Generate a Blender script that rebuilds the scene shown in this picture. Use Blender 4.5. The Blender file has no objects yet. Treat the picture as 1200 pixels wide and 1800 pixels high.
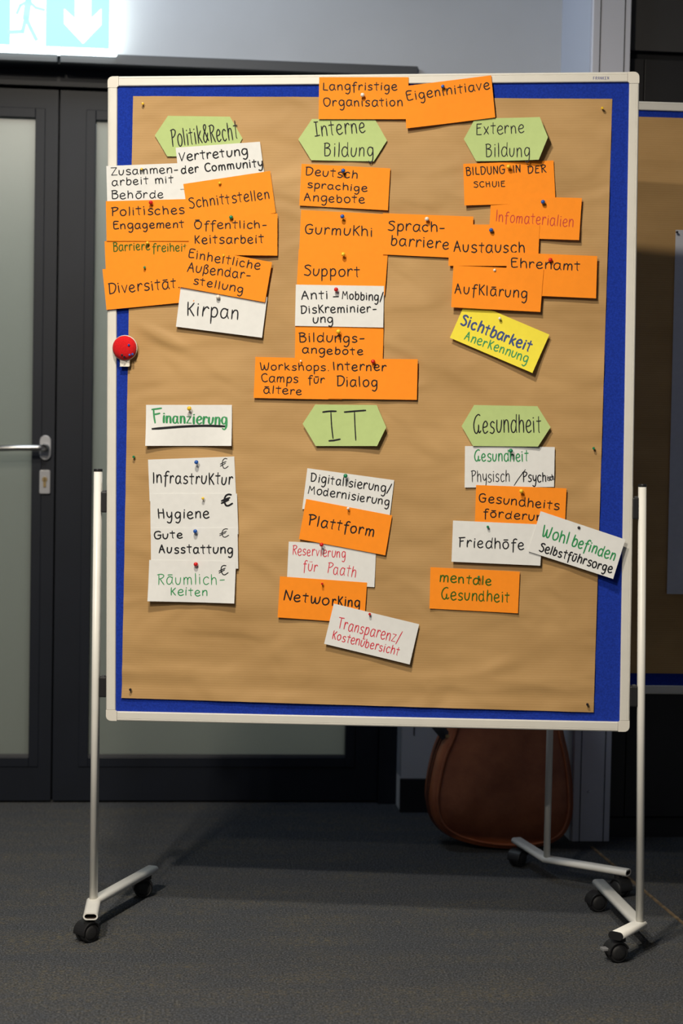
import bpy, bmesh, math, random
import numpy as np
from mathutils import Vector, Matrix, noise
random.seed(7)
S = bpy.context.scene
COL = S.collection

# ------------------------------------------------------------------ camera
F = 3000.0; PITCH = 0.046; ROLL = 0.0195; H = 1.18
cp, sp = math.cos(PITCH), math.sin(PITCH)
FW = Vector((0, cp, -sp)); U0 = Vector((0, sp, cp)); R0 = Vector((1, 0, 0))
RV = R0*math.cos(ROLL) + U0*math.sin(ROLL)
UV = U0*math.cos(ROLL) - R0*math.sin(ROLL)
CAM = Vector((0, 0, H))
cd = bpy.data.cameras.new('camera'); cam = bpy.data.objects.new('camera', cd); COL.objects.link(cam)
cam.matrix_world = Matrix.Translation(CAM) @ Matrix((RV, UV, -FW)).transposed().to_4x4()
cd.sensor_fit = 'VERTICAL'; cd.sensor_height = 36.0; cd.lens = F/1800*36
cd.clip_start = 0.05
cd.dof.use_dof = True; cd.dof.focus_distance = 3.98; cd.dof.aperture_fstop = 3.2
S.camera = cam

# ------------------------------------------------------------------ world, lights, exposure
w = bpy.data.worlds.new('world'); S.world = w; w.use_nodes = True
w.node_tree.nodes['Background'].inputs[0].default_value = (0.80, 0.88, 1.0, 1)
w.node_tree.nodes['Background'].inputs[1].default_value = 0.09
S.view_settings.view_transform = 'Standard'; S.view_settings.look = 'None'
S.view_settings.gamma = 1; S.view_settings.use_curve_mapping = False
S.view_settings.exposure = -0.07
LAMPS = [  # position, diameter, power, colour; the lamps after the first are added fill
    ((-0.42, 2.50, 2.93), 0.16, 57, (1.0, 0.91, 0.76)),
    ((-1.00, 1.00, 2.93), 0.16, 118, (1.0, 0.91, 0.78)),
    ((-1.60, -0.60, 2.93), 0.16, 75, (1.0, 0.91, 0.78)),
]
def area_light(name, loc, size, power, color, target=None, size_y=None):
    l = bpy.data.lights.new(name, 'AREA'); l.energy = power; l.color = color
    if size_y: l.shape = 'RECTANGLE'; l.size = size; l.size_y = size_y
    else: l.shape = 'DISK'; l.size = size
    o = bpy.data.objects.new(name, l); COL.objects.link(o); o.location = loc
    if target: o.rotation_euler = (Vector(target)-Vector(loc)).to_track_quat('-Z', 'Y').to_euler()
    return o
area_light('cool_wall_fill', (-0.9, 4.35, 2.90), 1.2, 12.5, (0.74, 0.85, 1.0), (0.3, 4.9, 1.8), 0.15)  # cool fill added for the upper wall and pillar side, no fixture
area_light('corridor_light', (-1.0, 7.2, 2.7), 1.6, 66, (0.90, 0.96, 1.0), (-0.6, 5.4, 1.1), 0.5)

# ------------------------------------------------------------------ materials
def mat(name, color, rough=0.5, metal=0.0, spec=0.5, **kw):
    m = bpy.data.materials.new(name); m.use_nodes = True
    b = m.node_tree.nodes['Principled BSDF']
    b.inputs['Base Color'].default_value = (*color, 1); b.inputs['Roughness'].default_value = rough
    b.inputs['Metallic'].default_value = metal; b.inputs['Specular IOR Level'].default_value = spec
    for k, v in kw.items(): b.inputs[k.replace('_', ' ')].default_value = v
    return m
def nd(m, t, **kw):
    n = m.node_tree.nodes.new(t)
    for k, v in kw.items():
        if hasattr(n, k): setattr(n, k, v)
        else: n.inputs[k].default_value = v
    return n
def lk(m, a, b): m.node_tree.links.new(a, b)
def coord(m, scale=(1, 1, 1)):
    t = nd(m, 'ShaderNodeTexCoord'); mp = nd(m, 'ShaderNodeMapping'); mp.inputs['Scale'].default_value = scale
    lk(m, t.outputs['Object'], mp.inputs[0]); return mp.outputs[0]
def noisen(m, vec, scale, detail=3, rough=0.5):
    n = nd(m, 'ShaderNodeTexNoise'); n.inputs['Scale'].default_value = scale
    n.inputs['Detail'].default_value = detail; n.inputs['Roughness'].default_value = rough
    lk(m, vec, n.inputs['Vector']); return n.outputs['Fac']
def ramp(m, fac, stops):
    r = nd(m, 'ShaderNodeValToRGB'); e = r.color_ramp.elements
    while len(e) < len(stops): e.new(0.5)
    for i, (p, c) in enumerate(stops): e[i].position = p; e[i].color = (*c, 1)
    lk(m, fac, r.inputs[0]); return r.outputs[0]
def bump(m, h, strength, dist):
    b = nd(m, 'ShaderNodeBump'); b.inputs['Strength'].default_value = strength; b.inputs['Distance'].default_value = dist
    lk(m, h, b.inputs['Height']); lk(m, b.outputs[0], m.node_tree.nodes['Principled BSDF'].inputs['Normal']); return b
def basecol(m, c): lk(m, c, m.node_tree.nodes['Principled BSDF'].inputs['Base Color'])
def vary(m, color, amt, scale, sc=(1, 1, 1), bstr=0.0, bdist=0.001):
    f = noisen(m, coord(m, sc), scale, 4)
    lo = tuple(c*(1-amt) for c in color); hi = tuple(min(1, c*(1+amt)) for c in color)
    basecol(m, ramp(m, f, [(0.3, lo), (0.7, hi)]))
    if bstr: bump(m, f, bstr, bdist)
    return m

M = {}
M['frame'] = vary(mat('off_white_aluminium', (.70, .69, .64), .38), (.70, .68, .62), .02, 30)
M['corner'] = mat('off_white_plastic', (.72, .69, .62), .45)
M['tube'] = vary(mat('white_powder_coat', (.80, .785, .73), .35), (.80, .785, .73), .04, 12)
M['tube_in'] = mat('tube_inside', (.06, .04, .03), .8)
M['felt'] = vary(mat('blue_felt', (.014, .042, .34), 1.0, spec=.1, Sheen_Weight=.15), (.010, .036, .33), .22, 260, (1, 1, 1), .5, .0008)
M['black'] = mat('black_plastic', (.012, .012, .013), .42)
M['rubber'] = mat('black_rubber', (.014, .014, .015), .6)
M['metal'] = mat('brushed_steel', (.55, .54, .52), .32, 1.0)
M['needle'] = mat('needle_steel', (.6, .6, .6), .25, 1.0)
M['brass'] = mat('brass_cylinder', (.45, .33, .16), .35, 1.0)
M['plate'] = mat('satin_aluminium', (.46, .46, .47), .38, 0.6)
M['anthracite'] = vary(mat('anthracite_door', (.0075, .0100, .0165), .45, spec=.35), (.0075, .0100, .0165), .15, 5)
M['anthracite2'] = mat('anthracite_dark', (.012, .013, .018), .55)
M['header'] = mat('header_profile', (.07, .072, .076), .45)
M['gap'] = mat('shadow_gap', (.004, .004, .005), .8)
M['wall'] = vary(mat('grey_wall', (.57, .575, .58), .85), (.57, .575, .58), .04, 3, (1, 1, 1), .1, .001)
M['column'] = vary(mat('white_pillar', (.74, .74, .78), .6), (.74, .74, .79), .03, 4)
M['reveal_shade'] = mat('pillar_side_shade_tint', (.52, .56, .66), .6)  # bluish light and shade on left-facing returns, put into the colour
M['ceiling'] = mat('ceiling_white', (.7, .7, .7), .9)
M['cab'] = vary(mat('dark_cabinet', (.020, .019, .019), .5), (.020, .019, .019), .2, 4)
M['cab_top'] = vary(mat('cabinet_fascia', (.055, .052, .050), .5), (.055, .052, .050), .1, 4)
M['skirt'] = mat('black_skirting', (.006, .006, .007), .6)
M['glasspin'] = None
def pinmat(n, c): return mat(n, c, .22, Coat_Weight=.4)
PC = {'blue': pinmat('pin_blue', (.01, .09, .42)), 'red': pinmat('pin_red', (.62, .012, .012)),
      'yellow': pinmat('pin_yellow', (.86, .55, .03)), 'green': pinmat('pin_green', (.01, .22, .09)),
      'white': pinmat('pin_white', (.80, .74, .66)), 'black': pinmat('pin_black', (.015, .013, .02))}
def cardmat(n, c):
    m = mat(n, c, .75, spec=.25)
    return vary(m, c, .025, 60, (1, 1, 1), .15, .0004)
CM = {'orange': cardmat('orange_card', (.97, .285, .014)), 'white': cardmat('white_card', (.75, .755, .745)),
      'green': cardmat('green_card', (.46, .585, .235)), 'yellow': cardmat('yellow_card', (.87, .74, .06))}
IM = {'black': mat('black_marker', (.010, .010, .014), .6, spec=.2), 'red': mat('red_marker', (.62, .015, .045), .55),
      'darkred': mat('red_marker_on_orange', (.50, .022, .008), .55), 'green': mat('green_marker', (.012, .26, .075), .55),
      'darkgreen': mat('green_marker_on_orange', (.035, .11, .008), .6, spec=.2), 'blue': mat('blue_marker', (.018, .05, .20), .55),
      'logo': mat('logo_blue', (.02, .03, .25), .4)}

# kraft paper: fine horizontal ribs, cloudy tone
m = M['kraft'] = mat('kraft_paper', (.47, .27, .10), .62, spec=.35)
cv = coord(m)
f1 = noisen(m, coord(m, (1, 1.7, 1)), 4, 4, .5)
f2 = noisen(m, coord(m, (14, 160, 1)), 1.0, 3, .7)
mx = nd(m, 'ShaderNodeMath', operation='ADD'); mx.inputs[1].default_value = 0
ml = nd(m, 'ShaderNodeMath', operation='MULTIPLY'); ml.inputs[1].default_value = .08
lk(m, f2, ml.inputs[0]); lk(m, f1, mx.inputs[0]); lk(m, ml.outputs[0], mx.inputs[1])
basecol(m, ramp(m, mx.outputs[0], [(0.35, (.41, .243, .090)), (0.75, (.52, .318, .128))]))
wv = nd(m, 'ShaderNodeTexWave', wave_type='BANDS', bands_direction='Y'); wv.inputs['Scale'].default_value = 55
wv.inputs['Distortion'].default_value = .6; lk(m, cv, wv.inputs['Vector'])
bump(m, wv.outputs['Fac'], .12, .0006)
m = M['kraft2'] = m.copy(); m.name = 'kraft_paper_second'

# carpet: dark heather loop pile with ochre flecks in horizontal streaks
m = M['carpet'] = mat('heather_carpet', (.03, .03, .033), .95, spec=.12, Sheen_Weight=.1)
a = noisen(m, coord(m, (1, 1, 1)), 210, 4, .8)
cA = ramp(m, a, [(0.40, (.002, .003, .005)), (0.50, (.018, .023, .032)), (0.61, (.110, .122, .142))])
b = noisen(m, coord(m, (55, 230, 1)), 1.0, 3, .7)
big = noisen(m, coord(m, (1.6, 5, 1)), 1.6, 5, .75)
rb = ramp(m, b, [(0.48, (0, 0, 0)), (0.60, (1, 1, 1))]); rg = ramp(m, big, [(0.42, (.04, .04, .04)), (0.62, (.9, .9, .9))])
mu = nd(m, 'ShaderNodeMath', operation='MULTIPLY'); lk(m, rb, mu.inputs[0]); lk(m, rg, mu.inputs[1])
fr = mu.outputs[0]
mix = nd(m, 'ShaderNodeMix', data_type='RGBA')
lk(m, fr, mix.inputs[0]); lk(m, cA, mix.inputs[6])
cB = ramp(m, a, [(0.38, (.020, .017, .010)), (0.60, (.175, .145, .075))]); lk(m, cB, mix.inputs[7])
basecol(m, mix.outputs[2]); bump(m, a, .9, .004)

# leather
m = M['leather'] = mat('brown_leather', (.12, .035, .014), .34, spec=.5)
lf = noisen(m, coord(m), 7, 5, .6)
basecol(m, ramp(m, lf, [(0.3, (.24, .060, .022)), (0.7, (.50, .155, .058))]))
bump(m, noisen(m, coord(m), 160, 4), .25, .0015)
M['leather_dark'] = mat('dark_leather_piping', (.10, .028, .012), .4)
M['strap'] = mat('black_strap', (.01, .008, .008), .6)

# frosted glass: translucent grey-green pane
m = M['frost'] = bpy.data.materials.new('frosted_glass'); m.use_nodes = True
nt = m.node_tree; nt.nodes.remove(nt.nodes['Principled BSDF']); out = nt.nodes['Material Output']
tr = nd(m, 'ShaderNodeBsdfTranslucent'); tr.inputs[0].default_value = (.72, .74, .66, 1)
df = nd(m, 'ShaderNodeBsdfDiffuse'); df.inputs[0].default_value = (.20, .21, .19, 1)
gl = nd(m, 'ShaderNodeBsdfGlossy'); gl.inputs['Roughness'].default_value = .25
m1 = nd(m, 'ShaderNodeMixShader'); m1.inputs[0].default_value = .5; lk(m, tr.outputs[0], m1.inputs[1]); lk(m, df.outputs[0], m1.inputs[2])
m2 = nd(m, 'ShaderNodeMixShader'); m2.inputs[0].default_value = .04; lk(m, m1.outputs[0], m2.inputs[1]); lk(m, gl.outputs[0], m2.inputs[2])
lk(m, m2.outputs[0], out.inputs[0])
def emis(name, c, s):
    m = bpy.data.materials.new(name); m.use_nodes = True; b = m.node_tree.nodes['Principled BSDF']
    b.inputs['Base Color'].default_value = (*[x*.5 for x in c], 1)
    b.inputs['Emission Color'].default_value = (*c, 1); b.inputs['Emission Strength'].default_value = s; return m
M['sign_green'] = emis('sign_lit_green', (.33, 1.0, .90), 1.15)
M['sign_pale'] = emis('sign_lit_figure', (.42, 1.0, .90), .95)
M['sign_white'] = emis('sign_lit_white', (.92, 1.0, .99), 2.6)
M['sign_case'] = emis('sign_lit_case', (.85, .97, 1.0), 5.0)
M['lamp'] = emis('lamp_diffuser', (1, .9, .75), 6)

# ------------------------------------------------------------------ helpers
def tag(o, label=None, cat=None, group=None, kind=None):
    if label: o['label'] = label
    if cat: o['category'] = cat
    if group: o['group'] = group
    if kind: o['kind'] = kind
    return o
def link(name, verts, faces, mt, parent=None, mw=None, smooth=False, bevel=0, seg=2):
    me = bpy.data.meshes.new(name); me.from_pydata([tuple(v) for v in verts], [], faces); me.update()
    me.validate()
    if bevel:
        bm_ = bmesh.new(); bm_.from_mesh(me); bmesh.ops.recalc_face_normals(bm_, faces=bm_.faces); bm_.to_mesh(me); bm_.free()
    if smooth:
        for p in me.polygons: p.use_smooth = True
    o = bpy.data.objects.new(name, me); COL.objects.link(o)
    if isinstance(mt, (list, tuple)):
        for x in mt: me.materials.append(x)
    else: me.materials.append(mt)
    if parent is not None: o.parent = parent
    if mw is not None:
        if parent is None: o.matrix_world = mw
        else: o.matrix_local = mw
    if smooth:
        b = o.modifiers.new('crisp_edges', 'EDGE_SPLIT'); b.split_angle = math.radians(45)
    if bevel:
        b = o.modifiers.new('bevel', 'BEVEL'); b.width = bevel; b.segments = seg; b.limit_method = 'ANGLE'; b.angle_limit = math.radians(40)
    return o
def empty(name, mw=None):
    o = bpy.data.objects.new(name, None); COL.objects.link(o); o.empty_display_size = .05
    if mw is not None: o.matrix_world = mw
    return o
class MB:
    def __init__(s): s.v = []; s.f = []
    def add(s, v, f):
        k = len(s.v); s.v += [Vector(x) for x in v]; s.f += [tuple(i+k for i in q) for q in f]; return s
    def box(s, a, b):
        x0, y0, z0 = a; x1, y1, z1 = b
        x0, x1 = min(x0, x1), max(x0, x1); y0, y1 = min(y0, y1), max(y0, y1); z0, z1 = min(z0, z1), max(z0, z1)
        v = [(x0, y0, z0), (x1, y0, z0), (x1, y1, z0), (x0, y1, z0), (x0, y0, z1), (x1, y0, z1), (x1, y1, z1), (x0, y1, z1)]
        return s.add(v, [(0, 3, 2, 1), (4, 5, 6, 7), (0, 1, 5, 4), (1, 2, 6, 5), (2, 3, 7, 6), (3, 0, 4, 7)])
    def prism(s, poly, axis, a, b):
        """extrude a 2D polygon along axis (0,1,2) from a to b"""
        def P(p, t):
            if axis == 0: return (t, p[0], p[1])
            if axis == 1: return (p[0], t, p[1])
            return (p[0], p[1], t)
        n = len(poly); v = [P(p, a) for p in poly]+[P(p, b) for p in poly]
        f = [tuple(range(n)), tuple(range(2*n-1, n-1, -1))]+[(i, (i+1) % n+0, (i+1) % n+n, i+n) for i in range(n)]
        return s.add(v, f)
    def sweep(s, path, sec, cap=True, up=Vector((0, 0, 1))):
        """sweep a closed 2D section (side, up) along a 3D path"""
        path = [Vector(p) for p in path]; n = len(sec); k = len(path); v = []
        for i, p in enumerate(path):
            if i == 0: t = path[1]-p
            elif i == k-1: t = p-path[i-1]
            else: t = (path[i+1]-p).normalized()+(p-path[i-1]).normalized()
            t.normalize(); side = t.cross(up)
            if side.length < 1e-4: side = Vector((1, 0, 0))
            side.normalize(); u = side.cross(t).normalized()
            sc = 1
            if 0 < i < k-1:
                d = (path[i+1]-p).normalized().dot(t); sc = 1/max(.5, d)
            for (a, b) in sec: v.append(p+side*a*sc+u*b)
        f = []
        for i in range(k-1):
            for j in range(n):
                a = i*n+j; b = i*n+(j+1) % n; f.append((a, b, b+n, a+n))
        if cap: f += [tuple(range(n-1, -1, -1)), tuple(range((k-1)*n, k*n))]
        return s.add(v, f)
    def lathe(s, prof, mtx=Matrix(), seg=20):
        v = []; f = []; n = len(prof)
        for j in range(seg):
            a = 2*math.pi*j/seg
            for (r, z) in prof: v.append(mtx @ Vector((r*math.cos(a), r*math.sin(a), z)))
        for j in range(seg):
            for i in range(n-1):
                a = j*n+i; b = ((j+1) % seg)*n+i; f.append((a, b, b+1, a+1))
        return s.add(v, f)
    def build(s, name, mt, parent=None, mw=None, **k): return link(name, s.v, s.f, mt, parent, mw, **k)
def circ(r, n=16): return [(r*math.cos(2*math.pi*i/n), r*math.sin(2*math.pi*i/n)) for i in range(n)]
def stadium(wd, h, n=8):
    r = h/2; c = wd/2-r; o = []
    for i in range(n+1): a = -math.pi/2+math.pi*i/n; o.append((c+r*math.cos(a), r*math.sin(a)))
    for i in range(n+1): a = math.pi/2+math.pi*i/n; o.append((-c+r*math.cos(a), r*math.sin(a)))
    return o
def rrect(x0, y0, x1, y1, r, n=5):
    o = []
    for (cx, cy, a0) in ((x1-r, y1-r, 0), (x0+r, y1-r, 90), (x0+r, y0+r, 180), (x1-r, y0+r, 270)):
        for i in range(n+1): a = math.radians(a0+90*i/n); o.append((cx+r*math.cos(a), cy+r*math.sin(a)))
    return o
def ray(px, py): return (FW + RV*((px-600)/F) + UV*((900-py)/F))
def hit(px, py, P, N):
    d = ray(px, py); return CAM + d*((P-CAM).dot(N)/d.dot(N))
def floorpt(px, py, z=0.0): return hit(px, py, Vector((0, 0, z)), Vector((0, 0, 1)))

# ------------------------------------------------------------------ room frame
A = math.atan(0.094)
EX = Vector((math.cos(A), math.sin(A), 0)); EY = Vector((-math.sin(A), math.cos(A), 0))
ROOM = Matrix((EX, EY, Vector((0, 0, 1)))).transposed().to_4x4()
def rm(px, py, d):
    p = hit(px, py, EY*d, EY); return p.dot(EX), p.z
def struct(mb, name, mt, parent=None, **k):
    o = mb.build(name, mt, parent, ROOM if parent is None else None, **k)
    if parent is None: o['kind'] = 'structure'
    return o
DW, DD, DC, DK = 5.256, 5.385, 4.86, 4.90      # front wall, door plane, pillar front, cabinet front
sL, sR = -3.2, 2.6
top_open = rm(400, 116, DW)[1]                 # lintel height
so1 = rm(706, 1300, DW)[0]                     # right edge of door opening
s_pl0 = rm(1045, 0, DC)[0]; s_pl1 = rm(1112, 0, DC)[0]   # pillar front
s_pl0 = (s_pl0+rm(1003, 1480, DC)[0])/2; s_pl1 = (s_pl1+rm(1068, 1480, DC)[0])/2
s_ret = rm(975, 50, DW)[0]

struct(MB().box((-5, -3, -.05), (5, 8.5, 0)), 'floor', M['carpet'])
struct(MB().box((-5, -3, 3.0), (5, 8.5, 3.1)), 'ceiling', M['ceiling'])
wb = MB(); zt = rm(400, 109, DW)[1]
wb.box((sL-1.5, DW, zt), (so1, DW+.16, 3.0)); wb.box((so1, DW, 0), (s_ret+.3, DW+.16, 3.0)); wb.box((sL-1.5, DW, 0), (-2.35, DW+.16, zt))
wall = struct(wb, 'wall_back', M['wall'])
# grooves/panel joint on wall right of door and black skirting
struct(MB().box((rm(727, 1300, DW)[0]-.0015, DW-.0015, .24), (rm(727, 1300, DW)[0]+.0015, DW+.001, 2.05)), 'panel_joint', M['gap'], wall)
zsk = rm(735, 1368, DW)[1]
struct(MB().box((so1-.004, DW-.014, 0), (s_pl0, DW, zsk)), 'baseboard_back', M['skirt'], bevel=.002)
# pillar between door wall and cabinets
pl = struct(MB().box((s_pl0, DC, 0), (s_pl1, DW+.16, 3.0)), 'wall_pillar', M['column'], bevel=.002)
for gx in (1058, 1101):
    g = s_pl0+(s_pl1-s_pl0)*((gx-1045)/67)
    struct(MB().box((g-.0012, DC-.001, 0), (g+.0012, DC+.001, 3.0)), 'groove', M['gap'], pl)
struct(MB().box((s_pl0-.004, DC+.012, 0), (s_pl0, DW, 3.0)), 'side_shade_panel', M['reveal_shade'], pl)  # thin sheet carrying the painted bluish shade of the pillar's side
x_, z_ = rm(1035, 1391, DC)
o = MB().lathe([(0, .004), (.004, .003), (.005, 0)], Matrix.Translation((x_, DC, z_)) @ Matrix.Rotation(math.pi/2, 4, 'X'), 12).build('screw_cap', M['column'], pl)

# door set -----------------------------------------------------------
zh0 = rm(300, 133, DD)[1]; zh1 = rm(300, 161, DD)[1]
hd = MB().box((-2.35, DW-.018, rm(400, 124, DW)[1]), (rm(733, 130, DW)[0], DW+.012, rm(400, 109, DW)[1]+.004))
sj = rm(104, 103, DW)[0]
hd = MB().box((-2.35, DW-.02, rm(400, 124, DW)[1]), (sj-.004, DW+.012, zt+.006))
o = struct(hd, 'trim_1', M['header'], bevel=.003)
struct(MB().box((sj+.004, DW-.02, rm(400, 124, DW)[1]), (rm(733, 130, DW)[0], DW+.012, zt+.006)), 'trim_2', M['header'], bevel=.003)
# fixed frame around door
fr = MB(); ztop = rm(300, 133, DD)[1]
zleaf = rm(95, 158, DD)[1]
fr.box((-2.35, DD-.02, zleaf+.008), (so1, DD+.06, ztop))
fr.box((-2.35, DW+.02, ztop), (so1, DD+.06, zt-.002))
s_jr = rm(663, 1350, DD)[0]
fr.box((s_jr+.003, DD-.02, 0), (so1, DD+.06, zleaf+.008))
struct(fr, 'trim_3', M['anthracite'])
struct(MB().box((so1, DW+.002, zsk), (so1+.003, DD+.06, zt)), 'trim_4', M['reveal_shade'])
s_joint = (rm(105, 160, DD)[0]+rm(90, 1400, DD)[0])/2
def leaf(idx, s0, s1, g0, g1, label):
    """door leaf from s0..s1, glass from g0..g1"""
    zg0, zg1 = rm(110, 1331, DD)[1], rm(110, 209, DD)[1]
    root = tag(empty('door_%d' % idx, ROOM @ Matrix.Translation((s0, DD, 0))), label, None, None, 'structure')
    def T(x): return x-s0
    d = .0
    fm = MB()
    for (a, b, c, e) in ((s0, g0, .008, zleaf), (g1, s1, .008, zleaf), (g0, g1, .008, zg0), (g0, g1, zg1, zleaf)):
        fm.box((T(a), d, c), (T(b), d+.055, e))
    fm.build('door_frame', M['anthracite'], root)
    # raised glazing bead round the pane
    bw = .030; bm = MB()
    for (a, b, c, e) in ((g0-bw, g0, zg0-bw, zg1+bw), (g1, g1+bw, zg0-bw, zg1+bw), (g0, g1, zg0-bw, zg0), (g0, g1, zg1, zg1+bw)):
        bm.box((T(a), d-.004, c), (T(b), d+.002, e))
    bm.build('glazing_bead', M['anthracite'], root, bevel=.0015)
    MB().box((T(g0)+.001, d+.016, zg0+.001), (T(g1)-.001, d+.024, zg1-.001)).build('glass_pane', M['frost'], root)
    r = MB().box((T(g0), d+.004, zg0), (T(g1), d+.014, zg0+.008)); r.build('sill_bead', M['metal'] if 0 else M['header'], root)
    return root, T
sj0 = s_joint
gl1 = (rm(57, 700, DD)[0]); gr0 = (rm(160, 900, DD)[0]); gr1 = rm(607, 1300, DD)[0]
dl, TL_ = leaf(1, sj0-1.02, sj0-.003, sj0-1.02+.10, gl1, 'left anthracite door leaf with frosted glass and lever handle')
dr, TR_ = leaf(2, sj0+.003, s_jr, gr0, gr1, 'right anthracite door leaf with frosted glass behind the pinboard')
tb_ = MB().box((-2.35, DD, 0), (sj0-1.024, DD+.06, zleaf))
for a_, b_, c_, e_ in ((sj0-.02, sj0+.02, 0, zleaf), (sj0-1.05, sj0-.995, 0, zleaf), (s_jr-.02, s_jr+.03, 0, zleaf), (-2.35, so1, zleaf-.02, zleaf+.04), (-2.35, so1, 0, .03)):
    tb_.box((a_, DD+.0565, c_), (b_, DD+.075, e_))  # unseen strips added behind the door gaps to stop corridor light leaking
struct(tb_, 'trim_light_block', M['anthracite'])
# lever handle and lock plate on left leaf
def local(root, px, py, d):
    s, z = rm(px, py, d); return s-(root.matrix_world.translation.dot(EX)), z
hx, hz = local(dl, 80, 787, DD)
ro = MB().prism([(p[0]+hx, p[1]+hz) for p in stadium(.034, .034)], 1, -.010, 0)
ro = MB(); st = [(p[1], p[0]) for p in stadium(.078, .036)]
ro.prism([(hx+a, hz+b) for a, b in st], 1, -.012, .0)
rose = ro.build('handle_rose', M['plate'], dl, bevel=.002)
hn = MB().lathe([(0, 0), (.013, 0), (.013, .03), (.010, .034), (.010, .06)], Matrix.Translation((hx, -.012, hz)) @ Matrix.Rotation(math.pi/2, 4, 'X'), 18)
hn.build('handle_neck', M['plate'], dl, smooth=True)
pth = [(hx+.004, -.048, hz), (hx-.004, -.058, hz), (hx-.02, -.062, hz), (hx-.08, -.062, hz-.001), (hx-.135, -.062, hz-.004), (hx-.147, -.058, hz-.004), (hx-.15, -.045, hz-.004)]
MB().sweep(pth, circ(.0098)).build('door_handle', M['metal'], dl, smooth=True)
kx, kz = local(dl, 79, 847, DD)
MB().prism(rrect(kx-.017, kz-.037, kx+.017, kz+.037, .005), 1, -.010, 0).build('lock_plate', M['plate'], dl, bevel=.0015)
kc = MB().lathe([(0, .003), (.0078, .003), (.0085, 0)], Matrix.Translation((kx, -.0105, kz+.008)) @ Matrix.Rotation(math.pi/2, 4, 'X'), 16)
kc.box((kx-.0045, -.0135, kz-.016), (kx+.0045, -.010, kz+.004))
kc.build('lock_cylinder', M['brass'], dl)
MB().box((kx-.001, -.0142, kz+.003), (kx+.001, -.0136, kz+.013)).build('keyhole', M['gap'], dl)
# corridor behind the glass
struct(MB().box((-3.2, 7.4, 0), (1.5, 7.5, 3.0)), 'wall_corridor', M['wall'])

# cabinets on the right --------------------------------------------
zf = rm(1150, 90, DK)[1]; zp = rm(1150, 1438, DK)[1]; zb = rm(1150, 104, DK)[1]
cab = tag(empty('built_in_cabinet', ROOM @ Matrix.Translation((s_pl1+.004, DK, 0))), 'tall dark grey built-in cabinet wall to the right of the white pillar', 'cabinet')
cw = 1.9
MB().box((0, .03, 0), (cw, .38, 2.98)).build('cabinet_body', M['gap'], cab)
MB().box((0, .004, zf+.001), (cw, .03, 2.97)).build('fascia', M['cab_top'], cab, bevel=.001)
MB().box((0, .022, zb), (cw, .03, zf-.006)).build('recess_strip', M['gap'], cab)
sg = rm(1101, 1300, DK)[0]-(s_pl1+.004)
edges = [0.0, sg if sg > .02 else .09, sg+.60, sg+1.20, cw]
for i in range(4):
    MB().box((edges[i]+.0015, .006, zp+.003), (edges[i+1]-.0015, .026, zb)).build('cabinet_door', M['cab'], cab, bevel=.001)
MB().box((0, .012, 0), (cw, .03, zp-.002)).build('plinth', M['cab'], cab, bevel=.001)

# exit sign ---------------------------------------------------------
DS = DW-.050
ex = tag(empty('exit_sign', ROOM @ Matrix.Translation((rm(205, 60, DS)[0], DS, rm(100, 92, DS)[1]))), 'glowing green escape-route sign with running figure and down arrow above the door', 'exit sign')
es0 = rm(-120, 20, DS)[0]-rm(205, 60, DS)[0]; eh = .275
MB().box((es0, 0, 0), (0, .046, eh)).build('sign_case', M['sign_case'], ex, bevel=.004)
def epx(px, py):
    s, z = rm(px, py, DS); o = ex.matrix_world.translation; return s-o.dot(EX), z-o.z
x1, zb0 = epx(192, 87); x0 = es0+.014; zt0 = eh-.014; xd1 = epx(80, 60)[0]; xd0 = epx(18, 60)[0]
zb0 = .016
MB().box((x0, -.0015, zb0), (x1, 0, zt0)).build('sign_face', M['sign_green'], ex)
MB().box((xd0, -.0025, zb0), (xd1, -.0015, zt0-.02)).build('doorway_symbol', M['sign_white'], ex)
fig = MB()
def strip(pts, wd, y0, y1):
    for i in range(len(pts)-1):
        a = Vector(pts[i]); b = Vector(pts[i+1]); t = (b-a).normalized(); n = Vector((-t.y, t.x))*wd/2
        t = t*wd*.3
        fig.prism([tuple(a-t+n), tuple(a-t-n), tuple(b+t-n), tuple(b+t+n)], 1, y0, y1)
hip = epx(45, 30)
strip([epx(16, 57), epx(40, 56), epx(46, 30)], .012, -.0040, -.0026)
strip([epx(46, 32), epx(54, 50), epx(64, 70)], .012, -.0040, -.0026)
strip([epx(46, 32), epx(50, 2)], .020, -.0040, -.0026)
strip([epx(50, 2), epx(63, 14), epx(78, 18)], .009, -.0040, -.0026)
strip([epx(50, 2), epx(36, 10), epx(30, 24)], .009, -.0040, -.0026)
hc = epx(56, -14); fig.prism([(hc[0]+a, hc[1]+b) for a, b in circ(.013, 14)], 1, -.0040, -.0026)
fig.build('running_figure', M['sign_pale'], ex)
ar = [epx(146, 77), epx(178, 44), epx(178, 16), epx(160, 33), epx(160, -32), epx(132, -32), epx(132, 33), epx(113, 16), epx(113, 42)]
MB().prism(ar, 1, -.0030, -.0015).build('down_arrow', M['sign_white'], ex)

# ceiling downlights out of frame: the key lamp and two added as fill ----------------
for i, (lo, dia, pw, c) in enumerate(LAMPS):
    area_light('lamp_light', (lo[0], lo[1], lo[2]), dia, pw, c)
    e = tag(empty('ceiling_downlight', Matrix.Translation((lo[0], lo[1], 3.0))), ('round recessed ceiling downlight above the front of the pinboard', 'round ceiling downlight added as fill in front of the camera position', 'round ceiling downlight added as fill behind the camera position')[i], 'ceiling light', 'ceiling downlights')
    MB().lathe([(dia/2+.02, 0), (dia/2+.02, -.05), (dia/2+.006, -.055), (dia/2+.004, -.01), (dia/2+.004, 0)], seg=28).build('trim_ring', M['corner'], e, smooth=True)
    MB().lathe([(0, -.02), (dia/2+.004, -.02)], seg=28).build('diffuser', M['lamp'], e)

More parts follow.
